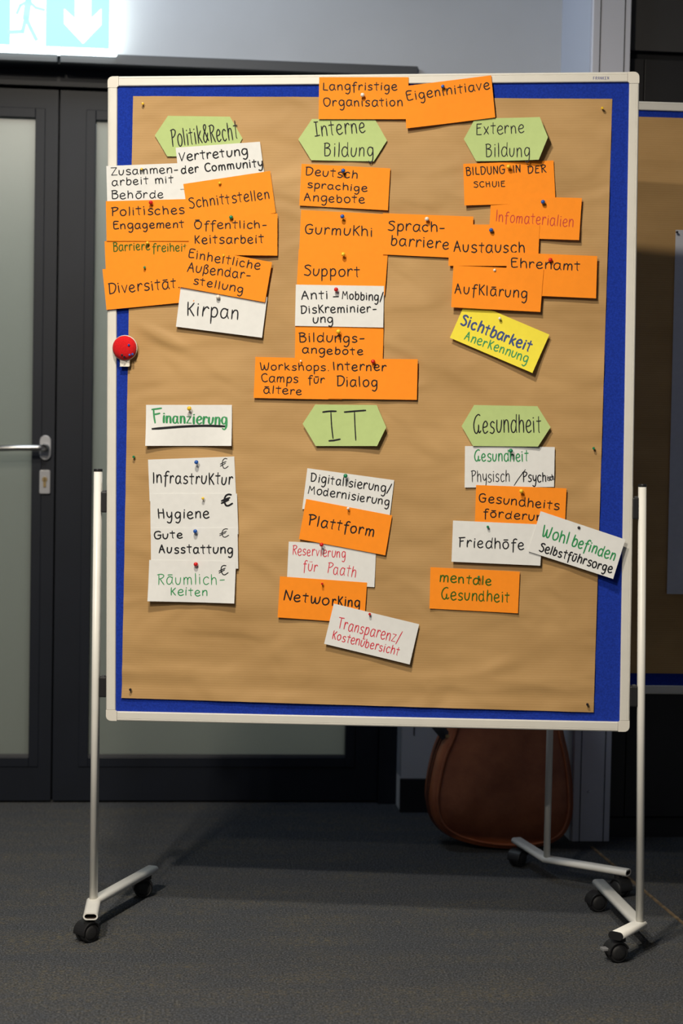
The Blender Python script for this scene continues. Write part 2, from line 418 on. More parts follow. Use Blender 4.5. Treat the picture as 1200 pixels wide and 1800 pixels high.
# carpet seam
p0 = floorpt(1040, 1490); p1 = floorpt(1200, 1624); dv = (p1-p0); p1 = p1+dv*1.2; n = Vector((-dv.y, dv.x, 0)).normalized()*.0035
M['seam'] = vary(mat('carpet_seam', (.20, .13, .06), .9), (.17, .115, .06), .5, 40)
o = link('trim_6', [p0+n, p0-n, p1-n, p1+n, p0+n+Vector((0, 0, .0035)), p0-n+Vector((0, 0, .0035)), p1-n+Vector((0, 0, .0035)), p1+n+Vector((0, 0, .0035))],
         [(0, 1, 2, 3), (7, 6, 5, 4), (0, 4, 5, 1), (1, 5, 6, 2), (2, 6, 7, 3), (3, 7, 4, 0)], M['seam']); o['kind'] = 'structure'
# ------------------------------------------------------------------ main pinboard: pose from its four outer corners
BW, BH = 1.215, 1.497
def pose(q, W, Hh):
    A_ = []
    for (X, Y), (u, v) in zip([(0, Hh), (W, Hh), (W, 0), (0, 0)], [(a-600, b-900) for a, b in q]):
        A_.append([X, Y, 1, 0, 0, 0, -u*X, -u*Y, -u]); A_.append([0, 0, 0, X, Y, 1, -v*X, -v*Y, -v])
    h = np.linalg.svd(np.array(A_))[2][-1].reshape(3, 3)
    B_ = np.diag([1/F, 1/F, 1]) @ h
    B_ = B_/((np.linalg.norm(B_[:, 0])+np.linalg.norm(B_[:, 1]))/2)
    if B_[2, 2] < 0: B_ = -B_
    wv_ = lambda c: RV*c[0] - UV*c[1] + FW*c[2]
    x, y, t = [wv_(B_[:, i]) for i in range(3)]
    x.normalize(); y = (y-x*y.dot(x)).normalized(); z = x.cross(y)
    return Matrix.Translation(CAM+t) @ Matrix((x, y, z)).transposed().to_4x4()
BM = pose([(190.2, 134.2), (1125, 126), (1106, 1286.7), (186, 1267)], BW, BH)
BI = BM.inverted(); BO = BM.translation.copy(); BX, BY, BZ = [BM.to_3x3().col[i].copy() for i in range(3)]
def B(px, py, off=0.0):
    p = BI @ hit(px, py, BO+BZ*off, BZ); return p.x, p.y

def tube(name, path, sec, ends, parent, mt=None, up=Vector((0, 0, 1)), mi=None):
    """hollow or capped tube; ends = (start, finish) each 'open', 'cap'"""
    mt = mt or M['tube']; m_ = MB(); n = len(sec); m_.sweep(path, sec, cap=False, up=up)
    k = len(path)
    if ends[0] == 'cap': m_.f.append(tuple(range(n-1, -1, -1)))
    if ends[1] == 'cap': m_.f.append(tuple(range((k-1)*n, k*n)))
    o = m_.build(name, mt, parent, smooth=False)
    for p in o.data.polygons: p.use_smooth = len(p.vertices) == 4
    inner = [(a*.80, b*.62) for a, b in sec]
    for e, i0, i1 in ((ends[0], 0, 1), (ends[1], k-1, k-2)):
        if e != 'open': continue
        a = Vector(path[i0]); b = Vector(path[i1]); d = (b-a).normalized()
        t = MB(); t.sweep([a, a+d*.06] if i0 == 0 else [a+d*.06, a], inner, cap=False, up=up)
        t.f.append(tuple(range(n, 2*n)) if i0 == 0 else tuple(range(n)))
        t.build('tube_bore', M['tube_in'], o)
        s_ = MB(); s_.sweep([a, a+(-d if i0 else d)*.0001], sec, cap=False, up=up); vo = s_.v[:n]
        s2 = MB(); s2.sweep([a, a+(-d if i0 else d)*.0001], inner, cap=False, up=up); vi = s2.v[:n]
        MB().add(vo+vi, [(j, (j+1) % n, (j+1) % n+n, j+n) for j in range(n)]).build('tube_rim', mt, o)
    return o
def caster(parent, top, yaw, brake=False):
    """twin wheel caster; top = point under the foot tube, wheel rests on the floor"""
    r = .0235; off = .012
    c = Vector((top.x, top.y, 0))+Vector((math.cos(yaw)*off, math.sin(yaw)*off, r))
    mw = Matrix.Translation(c) @ Matrix.Rotation(yaw, 4, 'Z')      # local x forward, y = axle
    pr = [(.0255*math.cos(math.radians(a)), .0255*math.sin(math.radians(a))) for a in range(-8, 170, 12)]
    pi_ = [(.0215*math.cos(math.radians(a)), .0215*math.sin(math.radians(a))) for a in range(160, -9, -12)]
    hb = MB(); hb.prism([(a+.000, b) for a, b in pr+pi_], 1, -.019, .019)
    hb.prism([(a, b) for a, b in circ(.0215, 18)], 1, -.0045, .0045)
    hb.lathe([(.0, .0255), (.010, .0255), (.010, .036), (.0, .036)], Matrix.Translation((-off, 0, -.004)), 14)
    body = hb.build('caster', M['black'], parent, mw, bevel=.001)
    for s in (-1, 1):
        mt = Matrix.Translation((0, s*.012, 0)) @ Matrix.Rotation(-s*math.pi/2, 4, 'X')
        MB().lathe([(0, .0075), (.010, .0072), (.016, .0055), (.0175, .0035), (.020, .004), (.0225, .002), (.0235, -.002), (.0235, -.006), (.018, -.007), (0, -.007)], mt, 24).build('wheel', M['rubber'], body, smooth=True)
    MB().lathe([(0, 0), (.0045, 0), (.0045, top.z-.045), (0, top.z-.045)], Matrix.Translation((-off, 0, .026)), 12).build('stem', M['metal'], body)
    if brake: MB().box((.016, -.009, .004), (.036, .009, .010)).build('brake_lever', M['plate'], body, bevel=.001)
    return body
SEC_FOOT = stadium(.034, .017); SEC_POST = [(b, a) for a, b in stadium(.030, .0175)][::-1]
def clampblock(parent, y0, y1, x0, x1, mw):
    o = MB().box((x0, y0, -.022), (x1, y1, -.002)).build('clamp', M['black'], parent, mw, bevel=.003, seg=3)
    xm = (x0+x1)/2
    MB().prism(rrect(xm-.004, y1-.004, xm+.004, y1+.003, .0015), 2, -.016, -.006).build('clamp_screw', M['header'], o)

def pinboard(name, label, mw, group, W, Hh, logo=None):
    root = tag(empty(name, mw), label, 'pinboard', group)
    fw = .0225; L = .0265
    # rail cross-section (across, depth): flat face with grooves near the outer edge
    prof = [(0, -.020), (0, -.003), (.0015, -.0008), (.0035, 0), (.0050, 0), (.0054, -.0006), (.0060, -.0006), (.0064, 0), (.0205, 0), (.0220, -.0012), (.0225, -.005), (.0225, -.020)]
    def rail(a, b, axis, flip):
        m_ = MB(); n = len(prof); vs = []
        for t in (a, b):
            for (p, d) in prof:
                if axis == 'x': vs.append((t, (Hh-p) if flip else p, d))
                else: vs.append(((W-p) if flip else p, t, d))
        m_.add(vs, [(i, (i+1) % n, (i+1) % n+n, i+n) for i in range(n)]+[tuple(range(n)), tuple(range(2*n-1, n-1, -1))])
        return m_.build('frame_rail', M['frame'], root)
    rails = [rail(L, W-L, 'x', False), rail(L, W-L, 'x', True), rail(L, Hh-L, 'y', False), rail(L, Hh-L, 'y', True)]
    for sx in (0, 1):
        for sy in (0, 1):
            ro = .012; ri = .003; Lc = L-.0006
            pts = [(0+ro*(1-math.cos(math.radians(a))), ro*(1-math.sin(math.radians(a)))) for a in range(0, 91, 15)]
            poly = pts+[(Lc, 0), (Lc, fw), (fw+ri, fw), (fw+ri*.3, fw+ri*.3), (fw, fw+ri), (fw, Lc), (0, Lc)]
            poly = [((W-x) if sx else x, (Hh-y) if sy else y) for x, y in poly]
            if (sx+sy) % 2: poly = poly[::-1]
            m_ = MB().prism(poly, 2, -.0202, .0002); m_.build('frame_corner', M['corner'], root, bevel=.0012, seg=3)
    MB().box((fw-.002, fw-.002, -.018), (W-fw+.002, Hh-fw+.002, -.0065)).build('felt_panel', M['felt'], root)
    return root, rails

MAIN, rails = pinboard('pinboard', 'large blue felt pinboard in white frame on castered stand, covered with brown paper', BM, 'mobile pinboards', BW, BH)
WI = BM.inverted()
# posts and feet of the main stand, in world coordinates, parented through the inverse board matrix
def wparent(root):
    e = root.matrix_world.inverted()
    return e
def place(o_parent, o):   # child whose mesh is in world coordinates
    o.matrix_parent_inverse = o_parent.matrix_world.inverted(); return o
bpy.context.view_layer.update()
ZF = .064
def foot(root, front, vertex, back, ends, yaws, brake=False):
    f_ = tube('foot', [front, vertex, back], SEC_FOOT, ends, None); f_.parent = root; place(root, f_)
    for p, q, yw, br in ((front, vertex, yaws[0], brake), (back, vertex, yaws[1], False)):
        d = (q-p).normalized(); t = p+d*.028
        c = caster(None, Vector((t.x, t.y, p.z-.0085)), yw, br); c.parent = root; place(root, c)
    return f_
def post(root, bottom, top):
    p_ = tube('post', [bottom, top], SEC_POST, ('cap', 'cap'), None, up=BZ); p_.parent = root; place(root, p_)
    m_ = MB().sweep([top, top+(top-bottom).normalized()*.0065], [(a*1.02, b*1.02) for a, b in SEC_POST], up=BZ)
    c = m_.build('post_cap', M['black'], p_, bevel=.001)
PO = BO-BZ*.010
lp1, lp0 = hit(172.5, 829, PO, BZ), hit(164.5, 1562, PO, BZ)
rp1, rp0 = hit(1128.5, 856, PO, BZ), hit(1124.5, 1604, PO, BZ)
for p in (lp0, rp0): p.z = ZF+.004
post(MAIN, lp0, lp1); post(MAIN, rp0, rp1)
lv = Vector((lp0.x, lp0.y, ZF)); rv_ = Vector((rp0.x, rp0.y, ZF))
lf_ = floorpt(159, 1611, ZF); lb_ = floorpt(268, 1527, ZF)
foot(MAIN, lf_, lv, lb_, ('open', 'cap'), (math.radians(228), math.radians(192)))
rf_ = floorpt(1082, 1645, ZF); rb_ = floorpt(1052, 1551, ZF)
foot(MAIN, rf_, rv_, rb_, ('cap', 'cap'), (math.radians(196), math.radians(195)), True)
d = (rv_-rf_).normalized()
ec = MB().sweep([rf_-d*.003, rf_+d*.002], [(a*1.03, b*1.05) for a, b in SEC_FOOT]).build('foot_end_cap', M['black']); ec.parent = MAIN; place(MAIN, ec)
for (y0, y1, xo, side) in ((864, 901, 176, 0), (1190, 1226, 173, 0), (875, 913, 1125, 1), (1207, 1243, 1123, 1)):
    u0, v0 = B(xo, y0); u1, v1 = B(xo, y1)
    clampblock(MAIN, v1, v0, u0 if side == 0 else BW-.0005, .0005 if side == 0 else u0, None)

# ------------------------------------------------------------------ second pinboard, behind to the right
A2 = math.atan(.06); X2 = Vector((math.cos(A2), math.sin(A2), 0)); N2 = Vector((math.sin(A2), -math.cos(A2), 0))
d0 = ray(1134, 700); P2 = CAM+d0*(4.43/d0.y)
def B2w(px, py, off=0): return hit(px, py, P2+N2*off, N2)
zb2 = B2w(1134, 1220).z; zt2 = B2w(1134, 178).z; H2 = zt2-zb2
pp = B2w(962, 1250, -.03); o2 = P2+X2*((pp-P2).dot(X2)+.018); o2.z = zb2
M2 = Matrix.Translation(o2) @ Matrix((X2, Vector((0, 0, 1)), N2)).transposed().to_4x4(); I2 = M2.inverted()
SEC2, rails2 = pinboard('pinboard', 'second blue pinboard in white frame with brown paper, cut off at the right edge', M2, 'mobile pinboards', BW, H2)
bpy.context.view_layer.update()
def b2(px, py, off=0): p = I2 @ B2w(px, py, off); return p.x, p.y
pb2 = hit(960.5, 1508, P2-N2*.060, N2); pb2.z = ZF+.004
pt2 = Vector((pb2.x, pb2.y, zb2+.50)); post(SEC2, pb2, pt2)
v2 = Vector((pb2.x, pb2.y, ZF))
f2a = floorpt(1104, 1534, ZF); f2b = floorpt(908, 1477, ZF)
foot(SEC2, f2a, v2, f2b, ('open', 'cap'), (math.radians(-60), math.radians(230)))
off = X2*(BW+.012)
post(SEC2, pb2+off, pt2+off); foot(SEC2, v2+off+Vector((-.1, -.2, 0)), v2+off, v2+off+Vector((-.06, .25, 0)), ('cap', 'cap'), (0, 1))
for vy in (.08, .42):
    clampblock(SEC2, vy, vy+.048, -.018, .0005, None); clampblock(SEC2, vy, vy+.048, BW-.0005, BW+.018, None)

# ------------------------------------------------------------------ kraft paper sheets
def sheet(name, label, mw, quad, zf, mt, nx, ny, cat='paper sheet', group=None):
    v = []; f = []
    (ax, ay), (bx, by), (cx, cy), (dx, dy) = quad
    for j in range(ny+1):
        t = j/ny
        for i in range(nx+1):
            s = i/nx
            x = (1-t)*((1-s)*ax+s*bx)+t*((1-s)*dx+s*cx); y = (1-t)*((1-s)*ay+s*by)+t*((1-s)*dy+s*cy)
            v.append((x, y, zf(s, t, x, y)))
    for j in range(ny):
        for i in range(nx):
            a = j*(nx+1)+i; f.append((a, a+nx+1, a+nx+2, a+1))
    o = link(name, v, f, mt, None, mw, smooth=True); return tag(o, label, cat, group)
def sst(a, b, x): x = max(0, min(1, (x-a)/(b-a))); return x*x*(3-2*x)
cu, cvv = B(282, 600)
def kz_(s, t, x, y):
    n1 = noise.noise(Vector((x*5, y*11, 3.1))); n2 = noise.noise(Vector((x*10+n1*1.5, y*19, 7.7))); n3 = noise.noise(Vector((x*30, y*60, 1.7)))
    n4 = noise.noise(Vector((x*15+2*n1, y*27+n2, 5.3))); z = -.0043+.00250*n1+.00230*n2+.00130*n4
    z += .0030*math.exp(-((t-.955-.006*n1)/.010)**2)*(.35+.5*sst(.35, .0, s)+.5*sst(.55, .8, s))      # crease above the lower edge
    z -= .0010*math.exp(-((t-.978)/.008)**2)
    z += .0060*t**40*(.3+.7*math.sin(math.pi*s)**2)*(1+.5*n1)                              # lower edge stands off the felt
    z += .0012*sst(.97, 1, s)*(1+n2*2)
    dx, dy = x-cu, y-cvv; a = dx*.9-dy*.43; b = dx*.43+dy*.9
    z += .0058*math.exp(-(a/.055)**2-((b-.012)/.012)**2) - .0020*math.exp(-(a/.05)**2-((b+.010)/.012)**2)
    return min(max(-.0063, z), -.0020+.004*sst(.96, 1, t)+.002*math.exp(-(dx*dx+dy*dy)/.01))
KR = sheet('kraft_paper', 'wide sheet of ribbed brown kraft paper covering the front pinboard', BM, [B(233, 168), B(1076, 173), B(1043, 1252.5), B(213, 1227)], kz_, M['kraft'], 170, 230, group=None)
l2x, _ = b2(1123, 300); y20 = b2(1160, 206)[1]; y21 = b2(1160, 1184)[1]
def kz2(s, t, x, y):
    return -.0030+.0010*noise.noise(Vector((x*5+9, y*10, 3.1)))+.0010*noise.noise(Vector((x*9+4, y*26, 7.7)))
sheet('kraft_paper', 'sheet of brown kraft paper on the second pinboard at the right edge', M2, [(.045, y20), (BW-.045, y20), (BW-.045, y21), (.045, y21)], kz2, M['kraft2'], 70, 90)
wx, wy0 = b2(1187, 404); _, wy1 = b2(1188, 1044)
sheet('flipchart_sheet', 'large plain white flipchart sheet pinned on the second pinboard', M2, [(wx, wy0), (wx+.66, wy0), (wx+.66, wy1), (wx+.003, wy1)], lambda s, t, x, y: .0006+.003*t*t*(1+noise.noise(Vector((x*3, y*3, 0)))), cardmat('flipchart_white', (.60, .61, .66)), 20, 30, 'paper sheet')

# ------------------------------------------------------------------ handwriting: single-stroke alphabet (baseline 0, x-height .6, cap 1)
G = {}
def g(c, w_, s): G[c] = (w_, s)
g('a', .62, '.5,.5 .38,.6 .18,.58 .05,.35 .1,.08 .28,0 .45,.15 .5,.4;-.52,.6 .5,.2 .6,0')
g('b', .56, '-.08,1 .08,.05;.08,.35 .22,.58 .42,.55 .5,.3 .4,.05 .2,0 .08,.1')
g('c', .54, '.48,.5 .32,.6 .12,.5 .05,.28 .15,.05 .32,0 .5,.1')
g('d', .62, '.5,.45 .38,.58 .18,.56 .05,.32 .12,.06 .3,0 .46,.12 .5,.3;-.52,1 .51,.2 .58,0')
g('e', .56, '.07,.28 .4,.34 .47,.48 .3,.62 .1,.48 .05,.22 .18,.02 .35,0 .54,.1')
g('f', .46, '.5,.93 .36,1 .22,.85 .2,.5 .2,-.28;-.03,.52 .42,.56')
g('g', .60, '.5,.5 .35,.6 .15,.55 .06,.3 .2,.05 .4,.1 .5,.3;.5,.58 .53,.2 .51,-.2 .35,-.4 .14,-.32')
g('h', .58, '-.08,1 .08,0;.08,.35 .22,.57 .4,.57 .48,.4 .5,0')
g('i', .22, '-.1,.6 .11,0;-.09,.82 .11,.87')
g('k', .54, '-.08,1 .08,0;-.45,.6 .1,.26;-.18,.32 .5,0')
g('l', .22, '-.1,1 .11,0')
g('m', .80, '-.06,.6 .07,0;.07,.35 .18,.57 .32,.57 .38,.4 .38,0;.38,.35 .48,.57 .64,.57 .7,.4 .72,0')
g('n', .56, '-.07,.6 .08,0;.08,.33 .22,.57 .4,.57 .47,.4 .49,0')
g('o', .58, '.3,.6 .11,.5 .05,.28 .15,.04 .32,0 .48,.12 .53,.35 .43,.55 .28,.6')
g('p', .56, '-.08,.6 .09,-.42;.08,.35 .22,.58 .42,.55 .5,.3 .4,.05 .2,0 .08,.1')
g('r', .44, '-.08,.6 .08,0;.08,.3 .18,.52 .32,.6 .43,.5')
g('s', .50, '.46,.52 .28,.6 .1,.5 .15,.35 .38,.26 .45,.12 .28,0 .05,.05')
g('t', .46, '-.22,.95 .22,.08 .28,0;-.0,.6 .44,.62')
g('u', .56, '.06,.6 .06,.2 .18,.02 .35,.04 .46,.25 .5,.6')
g('U', .62, '.08,1 .07,.3 .22,.02 .42,.04 .54,.3 .56,1')
g('v', .50, '-.03,.6 .22,0 .46,.6')
g('w', .76, '.04,.6 .1,.1 .2,0 .3,.12 .34,.5;.34,.4 .4,.08 .52,0 .64,.15 .68,.6')
g('x', .50, '-.04,.6 .46,0;-.46,.6 .04,0')
g('y', .56, '.05,.6 .1,.25 .28,.1 .45,.3;.48,.6 .47,0 .38,-.34 .2,-.4 .06,-.3')
g('z', .54, '-.05,.58 .46,.58 .05,.02 .52,.02')
g('ß', .56, '-.06,-.25 .1,.8;.1,.8 .25,.98 .42,.88 .4,.68 .25,.55 .45,.4 .48,.15 .32,0 .17,.06')
g('A', .64, '-.02,0 .28,1;-.28,1 .58,0;-.08,.36 .5,.38')
g('B', .64, '-.1,1 .1,0;.02,.95 .3,1 .5,.85 .42,.62 .15,.53;.15,.53 .48,.48 .58,.25 .42,.03 .1,0')
g('C', .64, '.58,.85 .4,1 .15,.85 .05,.5 .15,.12 .38,0 .62,.12')
g('D', .70, '-.1,.98 .12,0;.02,.95 .35,.98 .6,.75 .62,.4 .45,.08 .12,0')
g('E', .60, '.54,.96 .25,.99 .09,.85 .08,.4 .12,.06 .28,.0 .56,.06;-.09,.5 .44,.54')
g('1', .60, '-.12,.98 .1,.02;-.1,.98 .56,1;-.1,.52 .46,.56;-.08,.02 .54,.03')   # straight capital E
g('F', .56, '-.12,.98 .14,0;-.02,.93 .56,1;-.12,.52 .44,.57')
g('G', .68, '.6,.85 .42,1 .15,.85 .05,.45 .15,.08 .38,0 .58,.12 .6,.42;-.35,.42 .68,.43')
g('2', .76, '.62,.95 .45,1.02 .2,.8 .06,.4 .15,.08 .35,.0 .5,.2 .5,.4;.5,.4 .5,.15 .58,.02 .72,.12')  # looped G
g('H', .66, '-.1,1 .12,0;-.52,1 .56,0;-.12,.5 .54,.5')
g('I', .24, '-.1,1 .13,0')
g('3', .5, '-.1,1 .46,1;-.26,1 .26,0;-.06,.0 .5,.04')     # I with serifs
g('K', .56, '-.08,1 .12,0;-.50,.95 .14,.4;-.2,.46 .54,0')
g('L', .52, '-.1,1 .08,.06;-.08,.06 .52,.02')
g('M', .78, '-.04,0 .12,1 .38,.4 .62,1 .74,0')
g('N', .64, '-.06,0 .1,1;-.1,1 .52,.02;-.52,.02 .58,1')
g('O', .74, '.35,1 .12,.85 .05,.45 .18,.08 .4,0 .62,.2 .68,.6 .52,.93 .3,.99')
g('P', .60, '-.12,1 .14,0;.0,.93 .35,1 .58,.85 .5,.6 .3,.48 .13,.45')
g('R', .64, '-.12,1 .14,0;.0,.93 .35,1 .56,.85 .5,.62 .3,.5 .13,.47;-.25,.48 .6,0')
g('S', .60, '.55,.88 .35,1 .12,.88 .15,.65 .42,.48 .55,.25 .38,.02 .05,.08')
g('T', .68, '-.02,.97 .66,1;-.33,.98 .35,0')
g('V', .60, '-.04,1 .28,0 .6,1')
g('W', .88, '.04,1 .14,.1 .24,0 .36,.15 .42,.6;.42,.5 .5,.08 .64,0 .76,.2 .84,1')
g('Z', .62, '-.06,.98 .58,.98 .06,.02 .6,.02')
g('&', .66, '.62,.05 .4,.35 .2,.7 .24,.95 .4,1 .46,.8 .2,.45 .05,.2 .2,0 .42,.1 .6,.45')
g('€', .70, '.6,.95 .42,1 .25,.8 .18,.4 .28,.05 .45,0 .7,.18;-.0,.36 .52,.62;-.0,.18 .46,.46')
g('/', .42, '-.02,-.15 .4,1.05')
g('-', .46, '-.05,.32 .42,.34')
g('.', .20, '-.08,.02 .12,.0')
g(',', .22, '-.12,.05 .08,-.12')
g(' ', .36, '')
for c, base, top in (('ä', 'a', .82), ('ö', 'o', .82), ('ü', 'u', .82), ('Ö', 'O', 1.15)):
    g(c, G[base][0], G[base][1]+';-.12,%g .5,%g' % (top, top+.02))
g('4', G['u'][0], G['u'][1]+';-.17,.82 .19,.88;-.38,.83 .40,.89')      # u with two dots
def catmull(P, k=5):
    if len(P) < 3: return P
    Q = [P[0]*2-P[1]]+P+[P[-1]*2-P[-2]]; o = []
    for i in range(1, len(Q)-2):
        for j in range(k):
            t = j/k; a, b, c, d_ = Q[i-1], Q[i], Q[i+1], Q[i+2]
            o.append(.5*((2*b)+(c-a)*t+(2*a-5*b+4*c-d_)*t*t+(3*b-a-3*c+d_)*t**3))
    o.append(P[-1]); return o
def ym(y): return y*1.15 if y <= .6 else .69+(y-.6)*.775
def strokes(text, rnd):
    x = 0; out = []
    for ch in text:
        wd, s = G[ch]; jx = rnd.uniform(-.015, .015); jy = rnd.uniform(-.035, .035); jr = rnd.uniform(-.05, .05); js = rnd.uniform(.94, 1.06)
        if s:
            for st in s.split(';'):
                st = st.strip(); straight = st.startswith('-'); st = st[1:] if straight else st
                P = [Vector([float(q) for q in p.split(',')]) for p in st.split()]
                P = [Vector((x+jx+p.x*js+jr*p.y, ym(p.y)*js+jy)) for p in P]
                if not straight: P = catmull(P)
                elif len(P) > 2:
                    out += [[P[i], P[i+1]] for i in range(len(P)-2)]; P = P[-2:]
                elif len(P) == 2:
                    mid = (P[0]+P[1])/2+Vector((rnd.uniform(-.02, .02), rnd.uniform(-.015, .015))); P = catmull([P[0], mid, P[1]], 3)
                out.append(P)
        x += wd+.13
    return out, x-.13

def ribbons(mb, P, wd, zf, zo, chisel=0):
    """flat marker stroke following 2D points P (metres)"""
    n = len(P); half = wd/2; L_ = []; R_ = []
    for i, p in enumerate(P):
        t = (P[min(n-1, i+1)]-P[max(0, i-1)])
        if t.length < 1e-9: t = Vector((1, 0))
        t.normalize(); nn = Vector((-t.y, t.x)); hw = half*(1+(chisel*(abs(t.x)-.45) if chisel else 0))
        if i == 0: p = p-t*half*.45
        if i == n-1: p = p+t*half*.45
        e = .72 if i in (0, n-1) else 1
        L_.append(p+nn*hw*e); R_.append(p-nn*hw*e)
    v = [(q.x, q.y, zf(q.x, q.y)+zo) for q in L_+R_]
    mb.add(v, [(i+n, i+1+n, i+1, i) for i in range(n-1)])

CARDS = []
def card(quad, colour, level, label, lines, c1=.0022, c2=.0008, hexa=None, lift=None, group=None):
    """quad: TL TR BR BL pixels of a moderation card; lines: (text,x0,y0,x1,y1,height,ink,weight[,chisel])"""
    rnd = random.Random(label)
    q = [Vector(B(*p)) for p in quad]; c = (q[0]+q[1]+q[2]+q[3])/4
    mw = BM @ Matrix.Translation((c.x, c.y, 0)); q = [p-c for p in q]
    e1 = q[1]-q[0]; e2 = q[3]-q[0]; det = e1.x*e2.y-e1.y*e2.x
    base = -.0022+level*.00155; sk = rnd.uniform(-.0006, .0006)
    def st(x, y):
        d = Vector((x, y))-q[0]; return (d.x*e2.y-d.y*e2.x)/det, (e1.x*d.y-e1.y*d.x)/det
    def zf(x, y):
        s, t = st(x, y); s = max(-.05, min(1.05, s)); t = max(-.05, min(1.05, t))
        z = base+c1*(2*s-1)**2*max(0, t)**1.6+c2*max(0, t)**1.5
        if lift: z += lift[0]*max(0, s)**2+lift[1]*max(0, 1-s)**2
        return z
    v = []; f = []; nx, ny = 16, 8
    if hexa:
        hx = [Vector(B(*p))-c for p in hexa]      # TL TR R BR BL L
        tm = .5; rows = []
        for j in range(ny+1):
            t = j/ny
            if t <= tm: a = hx[0].lerp(hx[5], t/tm); b = hx[1].lerp(hx[2], t/tm)
            else: a = hx[5].lerp(hx[4], (t-tm)/(1-tm)); b = hx[2].lerp(hx[3], (t-tm)/(1-tm))
            rows.append((a, b))
    else: rows = [(q[0].lerp(q[3], j/ny), q[1].lerp(q[2], j/ny)) for j in range(ny+1)]
    for a, b in rows:
        for i in range(nx+1): p = a.lerp(b, i/nx); v.append((p.x, p.y, zf(p.x, p.y)))
    for j in range(ny):
        for i in range(nx): a = j*(nx+1)+i; f.append((a, a+nx+1, a+nx+2, a+1))
    nf = len(f); nv = len(v); v += [(a_, b_, c_-.00035) for a_, b_, c_ in v]; f += [tuple(i+nv for i in q_[::-1]) for q_ in f[:nf]]
    rim = [i for i in range(nx)]+[nx+j*(nx+1) for j in range(ny)]+[(ny+1)*(nx+1)-1-i for i in range(nx)]+[(ny-j)*(nx+1) for j in range(ny)]
    f += [(rim[i], rim[(i+1) % len(rim)], rim[(i+1) % len(rim)]+nv, rim[i]+nv) for i in range(len(rim))]
    o = link('hexagonal_card' if hexa else 'paper_card', v, f, CM[colour], None, mw)
    for p_ in o.data.polygons[:2*nf]: p_.use_smooth = True
    es_ = o.modifiers.new('crisp_edges', 'EDGE_SPLIT'); es_.split_angle = math.radians(40)
    tag(o, label, 'card', group or {'orange': 'orange cards', 'white': 'white cards', 'green': 'green hexagonal header cards', 'yellow': 'yellow cards'}[colour])
    inks = {}
    for ln in lines:
        text, x0, y0, x1, y1, hh, ink, wt = ln[:8]; ch = ln[8] if len(ln) > 8 else 0
        mb = inks.setdefault(ink, MB())
        if text is None:       # explicit strokes: list of pixel polylines
            for P in x0: ribbons(mb, catmull([Vector(B(*p))-c for p in P]), wt/770, zf, .00022, ch)
            continue
        sts, Wt = strokes(text, rnd); a = Vector((x0, y0)); b = Vector((x1, y1)); t = (b-a)/Wt; n_ = Vector((t.y, -t.x)).normalized()*hh
        for P in sts:
            ribbons(mb, [Vector(B(*(a+t*p.x+n_*p.y)))-c for p in P], wt*1.12/770, zf, .00022+rnd.uniform(0, .00004), ch)
    for k_, mb in inks.items():
        h_ = mb.build('handwriting', IM[k_], o)
        if len(inks) > 1: h_['label'] = {'green': 'green handwriting', 'black': 'black handwriting', 'blue': 'dark blue handwriting'}.get(k_, k_)
    CARDS.append(o); return o
K, OG = 'black', 'orange'
# hexagonal headers
def hexcard(h, level, label, lines, **k):
    xs0 = h[5][0]; xs1 = h[2][0]
    quad = [(xs0, h[0][1]), (xs1, h[1][1]), (xs1, h[3][1]), (xs0, h[4][1])]
    return card(quad, 'green', level, label, lines, hexa=h, **k)
hexcard([(295, 203.5), (404, 205), (426, 243), (409, 276), (294, 275), (272, 238)], 1.2, "green hexagonal card reading 'Politik & Recht', top of left column",
        [('Politik&Recht', 302, 258, 419, 244, 31, K, 1.9)], c1=.0005, c2=.0006)
hexcard([(548, 209), (659, 210), (680, 247), (657, 284), (547, 282), (524, 245)], .7, "green hexagonal card reading 'Interne Bildung', top of middle column",
        [('3nterne', 552, 240, 643, 232, 26, K, 1.9), ('Bildung', 569, 275, 657, 276, 24, K, 1.8)], c2=.003)
hexcard([(835, 208), (948, 208), (962, 244), (946, 283), (836.5, 284), (815, 245)], .7, "green hexagonal card reading 'Externe Bildung', top of right column",
        [('1xterne', 836, 237, 921, 235, 20, K, 1.6), ('Bildung', 853, 276, 931, 277, 23, K, 1.6)], lift=(.020, .004), c2=.002)
hexcard([(554, 711), (662, 712), (679, 751), (663, 784), (555, 784), (532, 745)], .7, "green hexagonal card reading 'IT' in tall letters",
        [(None, [[(567, 724.5), (579, 723), (591, 723)], [(581.5, 725), (583, 750), (585.5, 771)], [(578, 775), (588, 774), (598, 772)],
                 [(605, 724.5), (622, 723), (643, 721.5)], [(623, 724), (624, 750), (625.5, 774)]], 0, 0, 0, 0, K, 2.6, .4)], lift=(.010, .004), c2=.003)
hexcard([(833, 712), (944, 714), (967, 751), (945, 785), (831, 784), (811, 749)], .7, "green hexagonal card reading 'Gesundheit', above the white card in right column",
        [('2esundheit', 831, 761, 951, 761, 31, K, 1.9)], lift=(.008, .003), c2=.003)
# top edge
card([(561, 136), (718, 136), (716, 210), (560, 210)], OG, 3, "orange card reading 'Langfristige Organisation' on the top frame", [('Langfristige', 567, 159, 698, 159, 14, K, 1.9), ('Organisation', 568, 187, 708, 187, 15, K, 1.9)], c1=.001)
card([(711, 152), (863, 133), (870, 207.5), (714, 226.7)], OG, 4, "tilted orange card reading 'Eigeninitiave' at the top frame", [('Eigeninitiave', 715, 178, 861, 157, 16, K, 1.9)], c1=.003)
